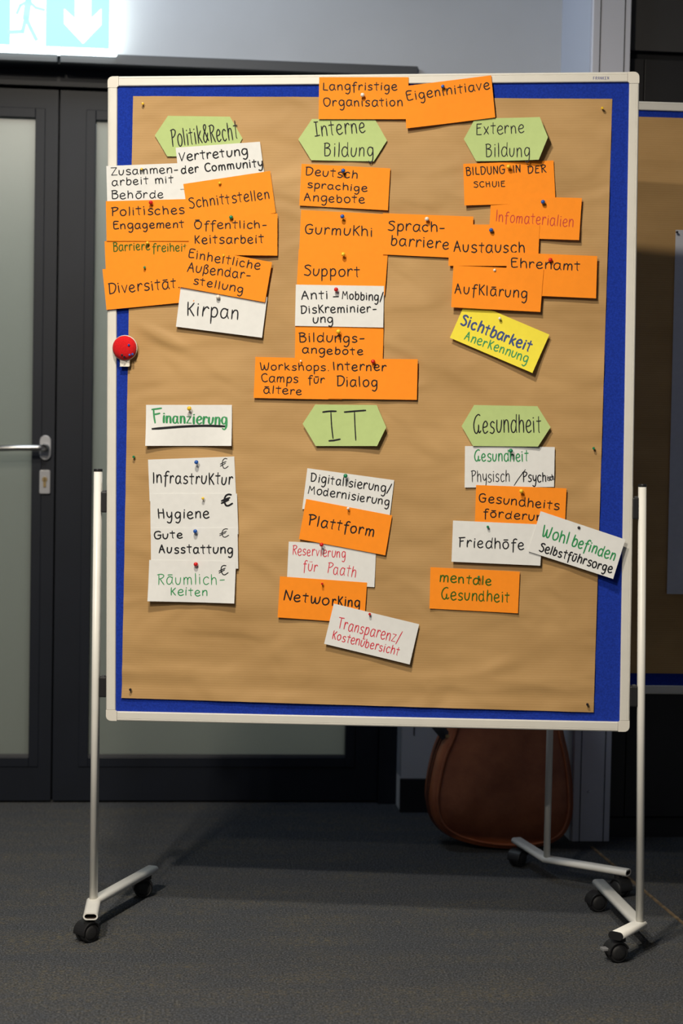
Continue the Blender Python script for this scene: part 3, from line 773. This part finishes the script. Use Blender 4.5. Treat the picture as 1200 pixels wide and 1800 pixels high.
# left column
card([(187, 292), (340, 286), (342, 359), (189, 365)], 'white', 2.6, "white card reading 'Zusammenarbeit mit Behörde' at the left frame", [('Zusammen-', 195, 309, 314, 304, 13, K, 1.8), ('arbeit mit', 197, 327, 305, 322, 13, K, 1.8), ('Behörde', 196, 350, 288, 348, 14, K, 1.8)], c1=.0004, c2=.0004)
card([(309, 260), (457, 249.6), (467, 323), (317, 333)], 'white', 3.6, "white card reading 'Vertretung der Community' below the first green header", [('Vertretung', 315, 284, 436, 273, 15, K, 2.2), ('der Community', 319, 306, 463, 293, 14, K, 2.2)], c1=.0004, c2=.0004)
card([(184, 424), (337, 421.5), (340, 491), (187, 497)], OG, 2.6, "orange card with green writing 'Barrierefreiheit' in left column", [('Barriere', 199, 442, 264, 439, 15, 'darkgreen', 1.9), ('freiheit', 268, 442, 329, 442, 14, 'darkgreen', 1.9)], c1=.0004, c2=.0003)
card([(186.5, 354), (340, 350), (343, 424), (188, 424)], OG, 3.7, "orange card reading 'Politisches Engagement' in left column", [('Politisches', 196, 380, 325, 376, 15, K, 2), ('Engagement', 199, 403, 324, 401, 13, K, 2)], c1=.0006, c2=.0004)
card([(332, 378), (488, 376), (488, 450), (333, 448)], OG, 5.6, "orange card reading 'Öffentlichkeitsarbeit' in left column", [('Öffentlich-', 342, 403, 470, 402, 14, K, 1.9), ('Keitsarbeit', 342, 429, 464, 428, 15, K, 2)], c1=.0006, c2=.0004)
card([(322.6, 324), (475, 301), (485, 374.7), (333, 396)], OG, 4.5, "tilted orange card reading 'Schnittstellen' in left column", [('Schnittstellen', 333, 367, 475, 350, 18, K, 1.9)], c1=.0008, c2=.0006)
card([(180.5, 473.5), (334, 458), (342, 530), (188, 545)], OG, 3.7, "tilted orange card reading 'Diversität' at the left frame", [('Diversität.', 191, 517, 317, 506, 18, K, 2)], c1=.0012)
card([(318.5, 503), (470, 522.5), (461, 594), (310, 574.5)], 'white', 4.8, "tilted white card reading 'Kirpan', lowest of the upper left group", [('Kirpan', 328, 554, 420, 562, 24, K, 2.2)], c1=.0012)
card([(327, 433), (478.6, 461.7), (466.5, 532), (317, 505)], OG, 7, "tilted orange card reading 'Einheitliche Außendarstellung'", [('Einheitliche', 331, 453, 457, 475, 15, K, 1.9), ('Außendar-', 330, 478, 441, 492, 16, K, 1.9), ('stellung', 340, 500, 428, 516, 14, K, 1.9)], c1=.001)
# middle column
card([(529, 369), (686, 377), (683, 448), (525.7, 440)], OG, 1, "orange card reading 'Gurmukhi' in middle column", [('GurmuKhi', 535, 410, 655, 416, 17, K, 2)], c1=.0005, c2=.0004)
card([(530, 288), (685.8, 296), (681.6, 370), (526, 361.5)], OG, 2, "orange card reading 'Deutschsprachige Angebote' in middle column", [('Deutsch', 536, 308, 629, 314, 14, K, 1.9), ('sprachige', 540, 330, 645, 337, 12, K, 1.9), ('Angebote', 534, 353, 641, 358, 14, K, 1.9)], c1=.001, c2=.0012)
card([(525, 438), (681.6, 443), (676, 519.5), (521, 513)], OG, 2.1, "orange card reading 'Support' in middle column", [('Support', 533, 484, 632, 487, 18, K, 2)], c1=.0005, c2=.0004)
card([(519, 572), (674, 575), (672, 648), (518, 645)], OG, 2.0, "orange card reading 'Bildungsangebote' in middle column", [('Bildungs-', 525, 601, 641, 602, 16, K, 2), ('angebote', 531, 621, 638, 624, 13, K, 2)], c1=.0004, c2=.0004)
card([(520, 500.5), (674.8, 503), (673.4, 576), (518.6, 573)], 'white', 3.1, "white card reading 'Anti-Mobbing/Diskreminierung' in middle column", [('Anti', 530, 527, 577, 526, 15, K, 2), ('-', 584, 527, 596, 527, 14, K, 2), ('Mobbing/', 601, 526, 673, 529, 14, K, 2), ('DisKreminier-', 528, 551, 662, 549, 14, K, 2), ('ung', 550, 568, 586, 567, 14, K, 2)], c1=.0008, c2=.0008)
card([(449, 627.5), (604, 631), (601, 702.6), (446, 699.6)], OG, 3.1, "orange card reading 'Workshops Camps für ältere' in middle column", [('Workshops.', 457, 650, 579, 652, 13, K, 1.8), ('Camps', 459, 671, 524, 673, 14, K, 1.8), ('für', 541, 673, 570, 674, 13, K, 1.8), ('ältere', 463, 691, 531, 694, 13, K, 1.8)], c1=.0008)
card([(578.5, 630), (734, 631.6), (732.5, 703), (577, 701)], OG, 4.3, "orange card reading 'Interner Dialog' in middle column", [('Interner', 585, 651, 679, 652, 15, K, 2), ('Dialog', 591, 679, 664, 680, 17, K, 2)], c1=.0008)
# right column
card([(673, 375), (831.7, 381), (829, 455), (672.7, 447.5)], OG, 3.2, "orange card reading 'Sprachbarriere' between middle and right column", [('Sprach-', 681, 405, 782, 408, 17, K, 2), ('barriere', 686, 431, 789, 438, 18, K, 2)], c1=.0006, c2=.0005)
card([(814, 288.7), (972.5, 282), (976, 356), (816, 362)], OG, 1.6, "orange card in capitals 'BILDUNG IN DER SCHULE' in right column", [('BILDUNG', 819, 309, 887, 305, 14, K, 1.7), ('IN', 901, 304, 915, 303, 13, K, 1.7), ('D1R', 927, 305, 960, 303, 13, K, 1.7), ('SCHUl1', 832, 330, 888, 328, 10, K, 1.5)], lift=(0, .006), c1=.001, c2=.001)
card([(863, 343.7), (1022, 348.8), (1017, 422.7), (859, 417)], OG, 3.0, "orange card with red writing 'Infomaterialien' in right column", [('Infomaterialien', 870, 389, 1007, 400, 19, 'darkred', 1.4)], lift=(.004, 0), c1=.0004, c2=.001)
card([(789, 395), (948, 395.5), (945, 468), (788, 467.7)], OG, 4.9, "orange card reading 'Austausch' in right column", [('Austausch', 797, 443, 923, 445, 19, K, 2)], c1=.0006, c2=.0005)
card([(891, 444), (1049, 450.7), (1046.7, 525), (888, 518)], OG, 6.1, "orange card reading 'Ehrenamt' furthest right in right column", [('Ehrenamt', 897, 470, 1019, 477, 16, K, 1.9)], c1=.0008)
card([(796.7, 467.7), (955, 474), (949, 549), (792.7, 540.7)], OG, 7.3, "orange card reading 'Aufklärung' above the yellow card", [('AufKlärung', 799, 516, 926, 525, 18, K, 1.9)], c1=.0008)
card([(820, 526.5), (965, 588.5), (935, 656), (790.5, 594)], 'yellow', 2.2, "tilted yellow card reading 'Sichtbarkeit Anerkennung'", [('Sichtbarkeit', 808, 570, 930, 619, 19, 'blue', 3.0), ('AnerKennung', 815, 597, 926, 638, 16, 'green', 1.9)], lift=(.006, 0), c1=.001, c2=.006)
# lower left column
card([(256.6, 711.7), (407.4, 711.7), (408, 783.7), (257, 783.7)], 'white', 1.2, "white card with green underlined 'Finanzierung', head of lower left column", [('F', 268, 744, 285, 743, 24, 'green', 2.8), ('inanzierung', 286, 743, 399, 747, 18, 'green', 3.0, -.6), (None, [[(268, 754), (320, 750), (360, 748.5), (396, 749.5)]], 0, 0, 0, 0, K, 4.4)], c1=.0125, c2=.001)
card([(260, 808), (411.5, 802.4), (415, 876), (263, 881)], 'white', 1.2, "white card reading 'Infrastruktur' with euro sign", [('InfrastruKtur', 268, 849, 409, 852, 20, K, 2.2), ('€', 387, 823, 401, 823, 17, K, 1.4)], c1=.0005, c2=.0005)
card([(264, 868), (416.5, 867.6), (419, 939), (265, 940)], 'white', 2.4, "white card reading 'Hygiene' with bold euro sign", [('Hygiene', 277, 911, 368, 911, 17, K, 2.2), ('€', 389, 889, 408, 889, 19, K, 3)], c1=.0005, c2=.0005)
card([(265.3, 928), (417.6, 928), (419, 999.3), (266, 1000)], 'white', 3.6, "white card reading 'Gute Ausstattung' with euro sign", [('Gute', 271, 947, 322, 946, 13, K, 2.2), ('€', 386, 944, 403, 943, 15, K, 1.4), ('Ausstattung', 280, 972, 410, 973, 15, K, 2.3)], c1=.0005, c2=.0008)
card([(263, 984), (415, 986.7), (413, 1060), (261, 1056)], 'white', 4.9, "white card with green writing 'Räumlichkeiten' and euro sign", [('Räumlich-', 277, 1027, 395, 1027, 19, 'green', 1.5), ('Keiten', 300, 1046, 366, 1047, 14, 'green', 1.7), ('€', 386, 1010, 403, 1009, 17, K, 1.7)], c1=.006, c2=.002)
# lower middle column
card([(540, 823), (692.6, 844), (684, 914), (531, 894.7)], 'white', 1.2, "tilted white card reading 'Digitalisierung/Modernisierung'", [('Digitalisierung/', 545, 846, 686, 866, 15, K, 1.9), ('Modernisierung', 541, 867, 684, 889, 14, K, 1.9)], c1=.0006, c2=.0006)
card([(507.3, 952), (661, 959), (657.8, 1032), (504, 1024)], 'white', 1.2, "white card with red writing 'Reservierung für Paath'", [('Reservierung', 513, 975, 607, 981, 16, 'red', 1.4), ('f4r', 532, 1002, 557, 1005, 17, 'red', 1.4), ('Paath', 574, 1007, 625, 1015, 19, 'red', 1.4)], c1=.0005, c2=.0005)
card([(538, 877), (689, 906), (677, 976), (525.4, 947.5)], OG, 2.5, "tilted orange card reading 'Plattform'", [('Plattform', 541, 922, 657, 943, 18, K, 2.2)], c1=.0012, c2=.001)
card([(492, 1013), (645, 1024), (640, 1096), (488, 1085)], OG, 2.4, "orange card reading 'Networking' half under a white card", [('Netwo', 498, 1055, 578, 1063, 17, K, 2.2), ('rKing', 583, 1064, 632, 1068, 17, K, 2.2)], c1=.001, c2=.0006)
card([(586.7, 1060.7), (736.5, 1097), (720, 1167.3), (570, 1131)], 'white', 3.8, "tilted white card with red writing 'Transparenz/Kostenübersicht', lowest of all", [('Transparenz/', 592, 1103, 702, 1130, 19, 'red', 1.5), ('Kostenübersicht'.replace('ü', '4'), 583, 1122, 700, 1152, 15, 'red', 1.5)], c1=.001, c2=.003)
# lower right column
card([(817, 784), (974.7, 785.8), (973.4, 856), (816.3, 857)], 'white', 1.8, "white card reading 'Gesundheit' in green and 'Physisch/Psychisch' in black", [('2esundheit', 833, 811, 928, 811, 19, 'green', 1.9), ('Physisch', 828, 847, 896, 847, 20, K, 1.4), ('/', 902, 849, 922, 849, 22, K, 1.4), ('Psych', 918, 847, 960, 847, 17, K, 1.8), ('isch', 962, 845, 973, 844, 10, K, 1.4)], c1=.0005, c2=.0005)
card([(836.5, 852.5), (995.3, 858.3), (992, 931), (834, 925)], OG, 3.0, "orange card reading 'Gesundheitsförderung'", [('Gesundheits', 841, 882, 982, 896, 15, K, 1.9), ('förderung', 849, 908, 968, 917, 14, K, 1.9)], c1=.0006, c2=.0005)
card([(796, 914.8), (954, 922), (949, 994), (793.3, 987)], 'white', 4.2, "white card reading 'Friedhöfe'", [('Friedhöfe', 805, 961, 921, 966, 18, K, 2)], c1=.001)
card([(949.7, 898.4), (1097.7, 947.7), (1076, 1016.5), (927.5, 968.7)], 'white', 5.6, "tilted white card reading 'Wohlbefinden Selbstführsorge' over the right frame", [('Wohl', 951, 942, 997, 956, 20, 'green', 2.3), ('befinden', 1003, 958, 1078, 985, 19, 'green', 2.3), ('Selbstführsorge', 946, 968, 1073, 1006, 15, K, 2.2)], lift=(.010, 0), c1=.0008, c2=.002)
card([(756.3, 997), (913.3, 1004.8), (910, 1078), (754.5, 1069.5)], OG, 1.2, "orange card with dark green writing 'mentale Gesundheit', lowest of right column", [('mentale', 772, 1022, 864, 1029, 16, 'darkgreen', 2.2), ('2esundheit', 775, 1053, 895, 1059, 19, 'darkgreen', 2.0)], c1=.001)

# ------------------------------------------------------------------ pins
def pin(px, py, colour, what, size=.0043, out=.0135, mw0=None, level=0, base=-.0085, group='ball-headed pins on the front pinboard'):
    rnd = random.Random(px*7+py)
    if 'brown paper' in what: out = .0042
    elif size < .0034 and 'cushion' not in what: out = .0095
    if mw0 is None: u, v = B(px, py, out); fr_ = BM; size *= 1.16
    else: u, v = b2(px, py, out); fr_ = M2
    L_ = out-base; mw = fr_ @ Matrix.Translation((u, v, out)) @ Matrix.Rotation(rnd.uniform(-.05, .22), 4, 'X') @ Matrix.Rotation(rnd.uniform(-.12, .12), 4, 'Y')
    e = tag(empty('ball_pin', mw), what, 'pin', group)
    n = 9; pr = [(size*math.sin(math.pi*i/n), size*math.cos(math.pi*i/n)) for i in range(n+1)]
    if size < .0033: pr = [(0, size), (size*.8, size*.9), (size, size*.3), (size*.75, -size*.6), (size*.6, -size*1.6), (0, -size*1.6)]
    MB().lathe(pr, seg=14).build('pin_head', PC[colour], e, smooth=True)
    MB().lathe([(.00055, 0), (.00055, -L_+.001), (0, -L_)], seg=8).build('needle', M['needle'], e, smooth=True)
    return e
S1 = .0028
PINS = [(251, 182, 'yellow', "yellow pin in the top left corner of the brown paper", S1), (1058, 190, 'yellow', "yellow pin in the top right corner of the brown paper", S1),
 (235, 803, 'green', "green pin on the left edge of the brown paper", S1), (1043, 788, 'green', "green pin on the right edge of the brown paper", S1),
 (229, 1212, 'black', "dark pin in the bottom left corner of the brown paper", S1), (1032, 1238, 'black', "dark pin in the bottom right corner of the brown paper", S1),
 (637, 167, 'white', "white pin in the 'Langfristige Organisation' card"), (778, 152, 'blue', "blue pin in the 'Eigeninitiave' card", .0036),
 (249, 297, 'yellow', "pale yellow pin in the 'Zusammenarbeit mit Behörde' card", .0026), (265, 356, 'red', "red pin in the 'Politisches Engagement' card"),
 (386, 322, 'yellow', "yellow pin in the 'Schnittstellen' card", .003), (406, 382, 'green', "green pin in the 'Öffentlichkeitsarbeit' card", .0042),
 (259, 427, 'yellow', "yellow pin in the 'Barrierefreiheit' card", .0032), (254, 470, 'green', "small green pin in the 'Diversität' card", .0026),
 (393, 449, 'yellow', "small yellow pin in the 'Einheitliche Außendarstellung' card", .0026), (383, 522, 'white', "white pin in the 'Kirpan' card"),
 (603, 300, 'blue', "blue pin in the 'Deutschsprachige Angebote' card"), (601.5, 380.5, 'blue', "blue pin in the 'Gurmukhi' card"),
 (603, 447, 'yellow', "yellow pin in the 'Support' card"), (750, 385, 'white', "white pin in the 'Sprachbarriere' card"),
 (590.5, 509, 'red', "red pin in the 'Anti-Mobbing' card", .0044), (594.5, 583, 'yellow', "yellow pin in the 'Bildungsangebote' card", .0046),
 (528.5, 634.5, 'white', "tiny cream pin in the 'Workshops' card", .002), (655.5, 635.5, 'red', "red pin in the 'Interner Dialog' card"),
 (893.5, 293, 'yellow', "yellow pin in the 'BILDUNG IN DER SCHULE' card"), (954, 355, 'blue', "blue pin in the 'Infomaterialien' card"),
 (863, 404.5, 'blue', "blue pin in the 'Austausch' card"), (967, 457, 'red', "red pin in the 'Ehrenamt' card"),
 (869, 475, 'white', "small white pin in the 'Aufklärung' card", .003), (878, 560, 'white', "small white pin in the yellow card", .003),
 (332.5, 718, 'yellow', "yellow pin in the 'Finanzierung' card", .0046), (345, 812.5, 'blue', "blue pin in the 'Infrastruktur' card"),
 (356.5, 876, 'yellow', "small yellow pin in the 'Hygiene' card", .003), (343, 934, 'blue', "blue pin in the 'Gute Ausstattung' card"),
 (344, 992, 'red', "red pin in the 'Räumlichkeiten' card", .0046), (607, 836.5, 'green', "green pin in the 'Digitalisierung' card"),
 (611.5, 894, 'white', "small white pin in the 'Plattform' card", .003), (565, 957.5, 'red', "red pin in the 'Reservierung' card"),
 (566, 1026, 'red', "tiny red pin in the 'Networking' card", .0025), (649.5, 1079.5, 'red', "small red pin in the 'Transparenz' card", .0028),
 (897.5, 792.5, 'green', "green pin in the white 'Gesundheit' card"), (916, 863.5, 'yellow', "yellow pin in the 'Gesundheitsförderung' card"),
 (857, 926, 'green', "small green pin in the 'Friedhöfe' card", .0028), (1017, 927.5, 'black', "black pin in the 'Wohlbefinden' card", .003),
 (841, 1014, 'green', "small dark green pin in the 'mentale Gesundheit' card", .0026)]
for p in PINS: pin(p[0], p[1], p[2], p[3], p[4] if len(p) > 4 else .0043, .0120 if len(p) < 5 or p[4] > .0035 else .0105)
pin(1189.5, 408, 'black', "black pin in the corner of the white flipchart sheet on the second pinboard", .0035, .008, 1, group='pins on the second pinboard')

# ------------------------------------------------------------------ red pin cushion clipped to the left frame rail
cx_, cy_ = B(219, 611.5, .01)
CU = tag(empty('pin_cushion', BM @ Matrix.Translation((cx_, cy_, 0))), 'round red pin cushion with white clip on the left rail of the pinboard', 'pin cushion')
MB().lathe([(0, .0012), (.0270, .0012), (.0290, .003), (.0298, .006), (.0290, .0095), (.027, .0105), (0, .0105)], seg=36).build('cushion_base', M['corner'], CU, smooth=True)
MB().lathe([(.0282, .0085), (.0280, .013), (.0255, .0185), (.020, .0225), (.012, .0245), (0, .0255)], seg=36).build('cushion', vary(mat('red_felt', (.62, .012, .016), .9, spec=.15, Sheen_Weight=.1), (.62, .010, .014), .12, 300, (1, 1, 1), .4, .0006), CU, smooth=True)
tb = MB().prism(rrect(-.0115, -.0430, .0115, -.020, .003), 2, .0012, .0085); tb.build('clip_tab', M['corner'], CU, bevel=.001)
MB().box((-.0115, -.0435, .0085), (.0115, -.0415, .0110)).build('clip_lip', M['corner'], CU, bevel=.0006)
for (px, py, c, lab) in ((226.5, 606.5, 'blue', 'blue pin in the red cushion, highest one'), (227.8, 624, 'blue', 'blue pin in the red cushion, lower left of the pair'), (233, 622.5, 'blue', 'blue pin in the red cushion, nearest its right rim'), (214.5, 624, 'black', 'black pin in the red cushion, left one'), (218.5, 627.5, 'black', 'black pin in the red cushion, lowest one')):
    pin(px, py, c, lab, .0024, .0245 if c == 'blue' and py < 610 else .0225, base=.012 if py < 610 else .010, group='pins in the red cushion')

# maker's lettering on the top rail
FL = {'F': '-0,0 0,1;-0,1 .55,1;-0,.52 .45,.52', 'R': '-0,0 0,1;-0,1 .55,1 .58,.6 0,.5;-.2,.5 .6,0', 'A': '-0,0 0,.75 .25,1 .58,.9 .6,0;-0,.45 .6,.45', 'N': '-0,0 0,1;-0,1 .6,0;-.6,0 .6,1', 'K': '-0,0 0,1;-.6,1 .05,.5;-.05,.5 .6,0', 'E': '-0,0 0,1;-0,1 .55,1;-0,.5 .45,.5;-0,0 .55,0'}
a = Vector(B(1042.5, 140, 0)); b = Vector(B(1071.5, 139.5, 0)); step = (b-a)/7; up_ = Vector((0, .0062)); lm = MB()
for i, ch in enumerate('FRANKEN'):
    for st in FL[ch].split(';'):
        P = [a+step*i+step*.9*float(p.lstrip('-').split(',')[0])+up_*float(p.split(',')[1]) for p in st.split()]
        for k in range(len(P)-1): ribbons(lm, [P[k], P[k+1]], .0012, lambda x, y: 0, .00015)
o = lm.build('brand_lettering', IM['logo'], rails[1]); o['label'] = 'small blue printed lettering'

# ------------------------------------------------------------------ brown leather bag by the pillar
dbag = 4.73; BGN = EY
def bp(px, py): p = hit(px, py, EY*dbag, EY); return p.dot(EX), p.z
outl = [(788, 1285), (768, 1335), (756, 1385), (753, 1425), (764, 1460), (792, 1482), (840, 1496), (895, 1501), (950, 1496), (986, 1478), (1003, 1445), (1006, 1405), (1001, 1345), (990, 1290)]
pts = [bp(*p) for p in outl]; s0 = bp(883, 1400)[0]; zmin = min(p[1] for p in pts)
pts = [Vector((p[0]-s0, p[1]-zmin+.004)) for p in pts]
w_ = (pts[-1].x-pts[0].x)/2; mc = (pts[-1].x+pts[0].x)/2; zt_ = pts[0].y
pts += [Vector((mc+w_*.93, zt_+.12)), Vector((mc+w_*.80, zt_+.21)), Vector((mc+w_*.40, zt_+.26)), Vector((mc-w_*.40, zt_+.26)), Vector((mc-w_*.80, zt_+.21)), Vector((mc-w_*.93, zt_+.12))]
def closed(P, k=4):
    n = len(P); o = []
    for i in range(n):
        a_, b_, c_, d_ = P[i-1], P[i], P[(i+1) % n], P[(i+2) % n]
        for j in range(k):
            t = j/k; o.append(.5*((2*b_)+(c_-a_)*t+(2*a_-5*b_+4*c_-d_)*t*t+(3*b_-a_-3*c_+d_)*t**3))
    return o
oc = closed(pts); N = len(oc); cen = Vector((mc, .25)); lean = .06
BAG = tag(empty('leather_bag', ROOM @ Matrix.Translation((s0+.010, dbag, 0))), 'large rounded brown leather bag standing on the carpet by the white pillar', 'bag')
def inset(P, d):
    o = []
    for i in range(len(P)):
        t = (P[(i+1) % len(P)]-P[i-1]).normalized(); n = Vector((-t.y, t.x))
        if n.dot(cen-P[i]) < 0: n = -n
        o.append(P[i]+n*d)
    return o
def ring(d, y): return [Vector((p.x, y+lean*p.y, max(.004, p.y))) for p in inset(oc, d)]
rings = [ring(.05, .155), ring(.012, .150), ring(.0, .135), ring(.0, .03), ring(.004, .012), ring(.012, .006), ring(.022, .000), ring(.045, -.008), ring(.08, -.016)]
v = [p for r in rings for p in r]; f = []
for k in range(len(rings)-1):
    for i in range(N): a = k*N+i; b_ = k*N+(i+1) % N; f.append((a, b_, b_+N, a+N))
last = rings[-1]; cc = sum(last, Vector())/N
prev = (len(rings)-1)*N
for q_, dy in ((.6, -.006), (.25, -.009)):
    v += [cc+(p-cc)*q_+Vector((0, dy, 0)) for p in last]; k = len(v)-N
    for i in range(N): a = prev+i; b_ = prev+(i+1) % N; f.append((a, b_, k+(i+1) % N, k+i))
    prev = k
v.append(cc+Vector((0, -.010, 0))); f += [(prev+i, prev+(i+1) % N, len(v)-1) for i in range(N)]
f.append(tuple(range(N)))
link('bag_body', v, f, M['leather'], BAG, smooth=True)
def loop_tube(name, P, r, mt, parent):
    P = [Vector(p) for p in P]; n = len(P); vs = []; fs = []
    for i in range(n):
        t = (P[(i+1) % n]-P[i-1]).normalized(); a_ = t.cross(Vector((0, 1, 0))).normalized(); b_ = a_.cross(t)
        for j in range(8): an = 2*math.pi*j/8; vs.append(P[i]+a_*r*math.cos(an)+b_*r*math.sin(an))
    for i in range(n):
        for j in range(8):
            fs.append((i*8+j, i*8+(j+1) % 8, ((i+1) % n)*8+(j+1) % 8, ((i+1) % n)*8+j))
    return link(name, vs, fs, mt, parent, smooth=True)
loop_tube('front_piping', ring(.018, .000), .0045, M['leather'], BAG)
loop_tube('gusset_seam', ring(-.001, .055), .003, M['leather_dark'], BAG)
loop_tube('zip', ring(-.0015, .085), .004, M['leather_dark'], BAG)
tp = zt_+.26+lean*0
MB().sweep([(mc-.05, .08+lean*tp, tp-.004), (mc-.045, .08+lean*tp, tp+.035), (mc-.02, .08+lean*tp, tp+.05), (mc+.02, .08+lean*tp, tp+.05), (mc+.045, .08+lean*tp, tp+.035), (mc+.05, .08+lean*tp, tp-.004)], circ(.008, 10), up=Vector((0, 1, 0))).build('carry_handle', M['leather_dark'], BAG, smooth=True)
a = bp(752, 1262); b = bp(782, 1300)
ax, az = a[0]-s0, a[1]; bx, bz = b[0]-s0, b[1]
st = MB().sweep([(ax-.06, .09, az+.10), (ax, .07, az), ((ax+bx)/2, .055, (az+bz)/2-.002), (bx, .04, bz)], stadium(.030, .005), up=Vector((0, 1, 0))).build('shoulder_strap', M['strap'], BAG)
for q_ in (.35, .95):
    px_ = ax+(bx-ax)*q_+.006; pz_ = az+(bz-az)*q_
    MB().prism(rrect(px_-.007, pz_-.004, px_+.007, pz_+.004, .002), 1, .030, .040).build('buckle', M['brass'], st, bevel=.001)
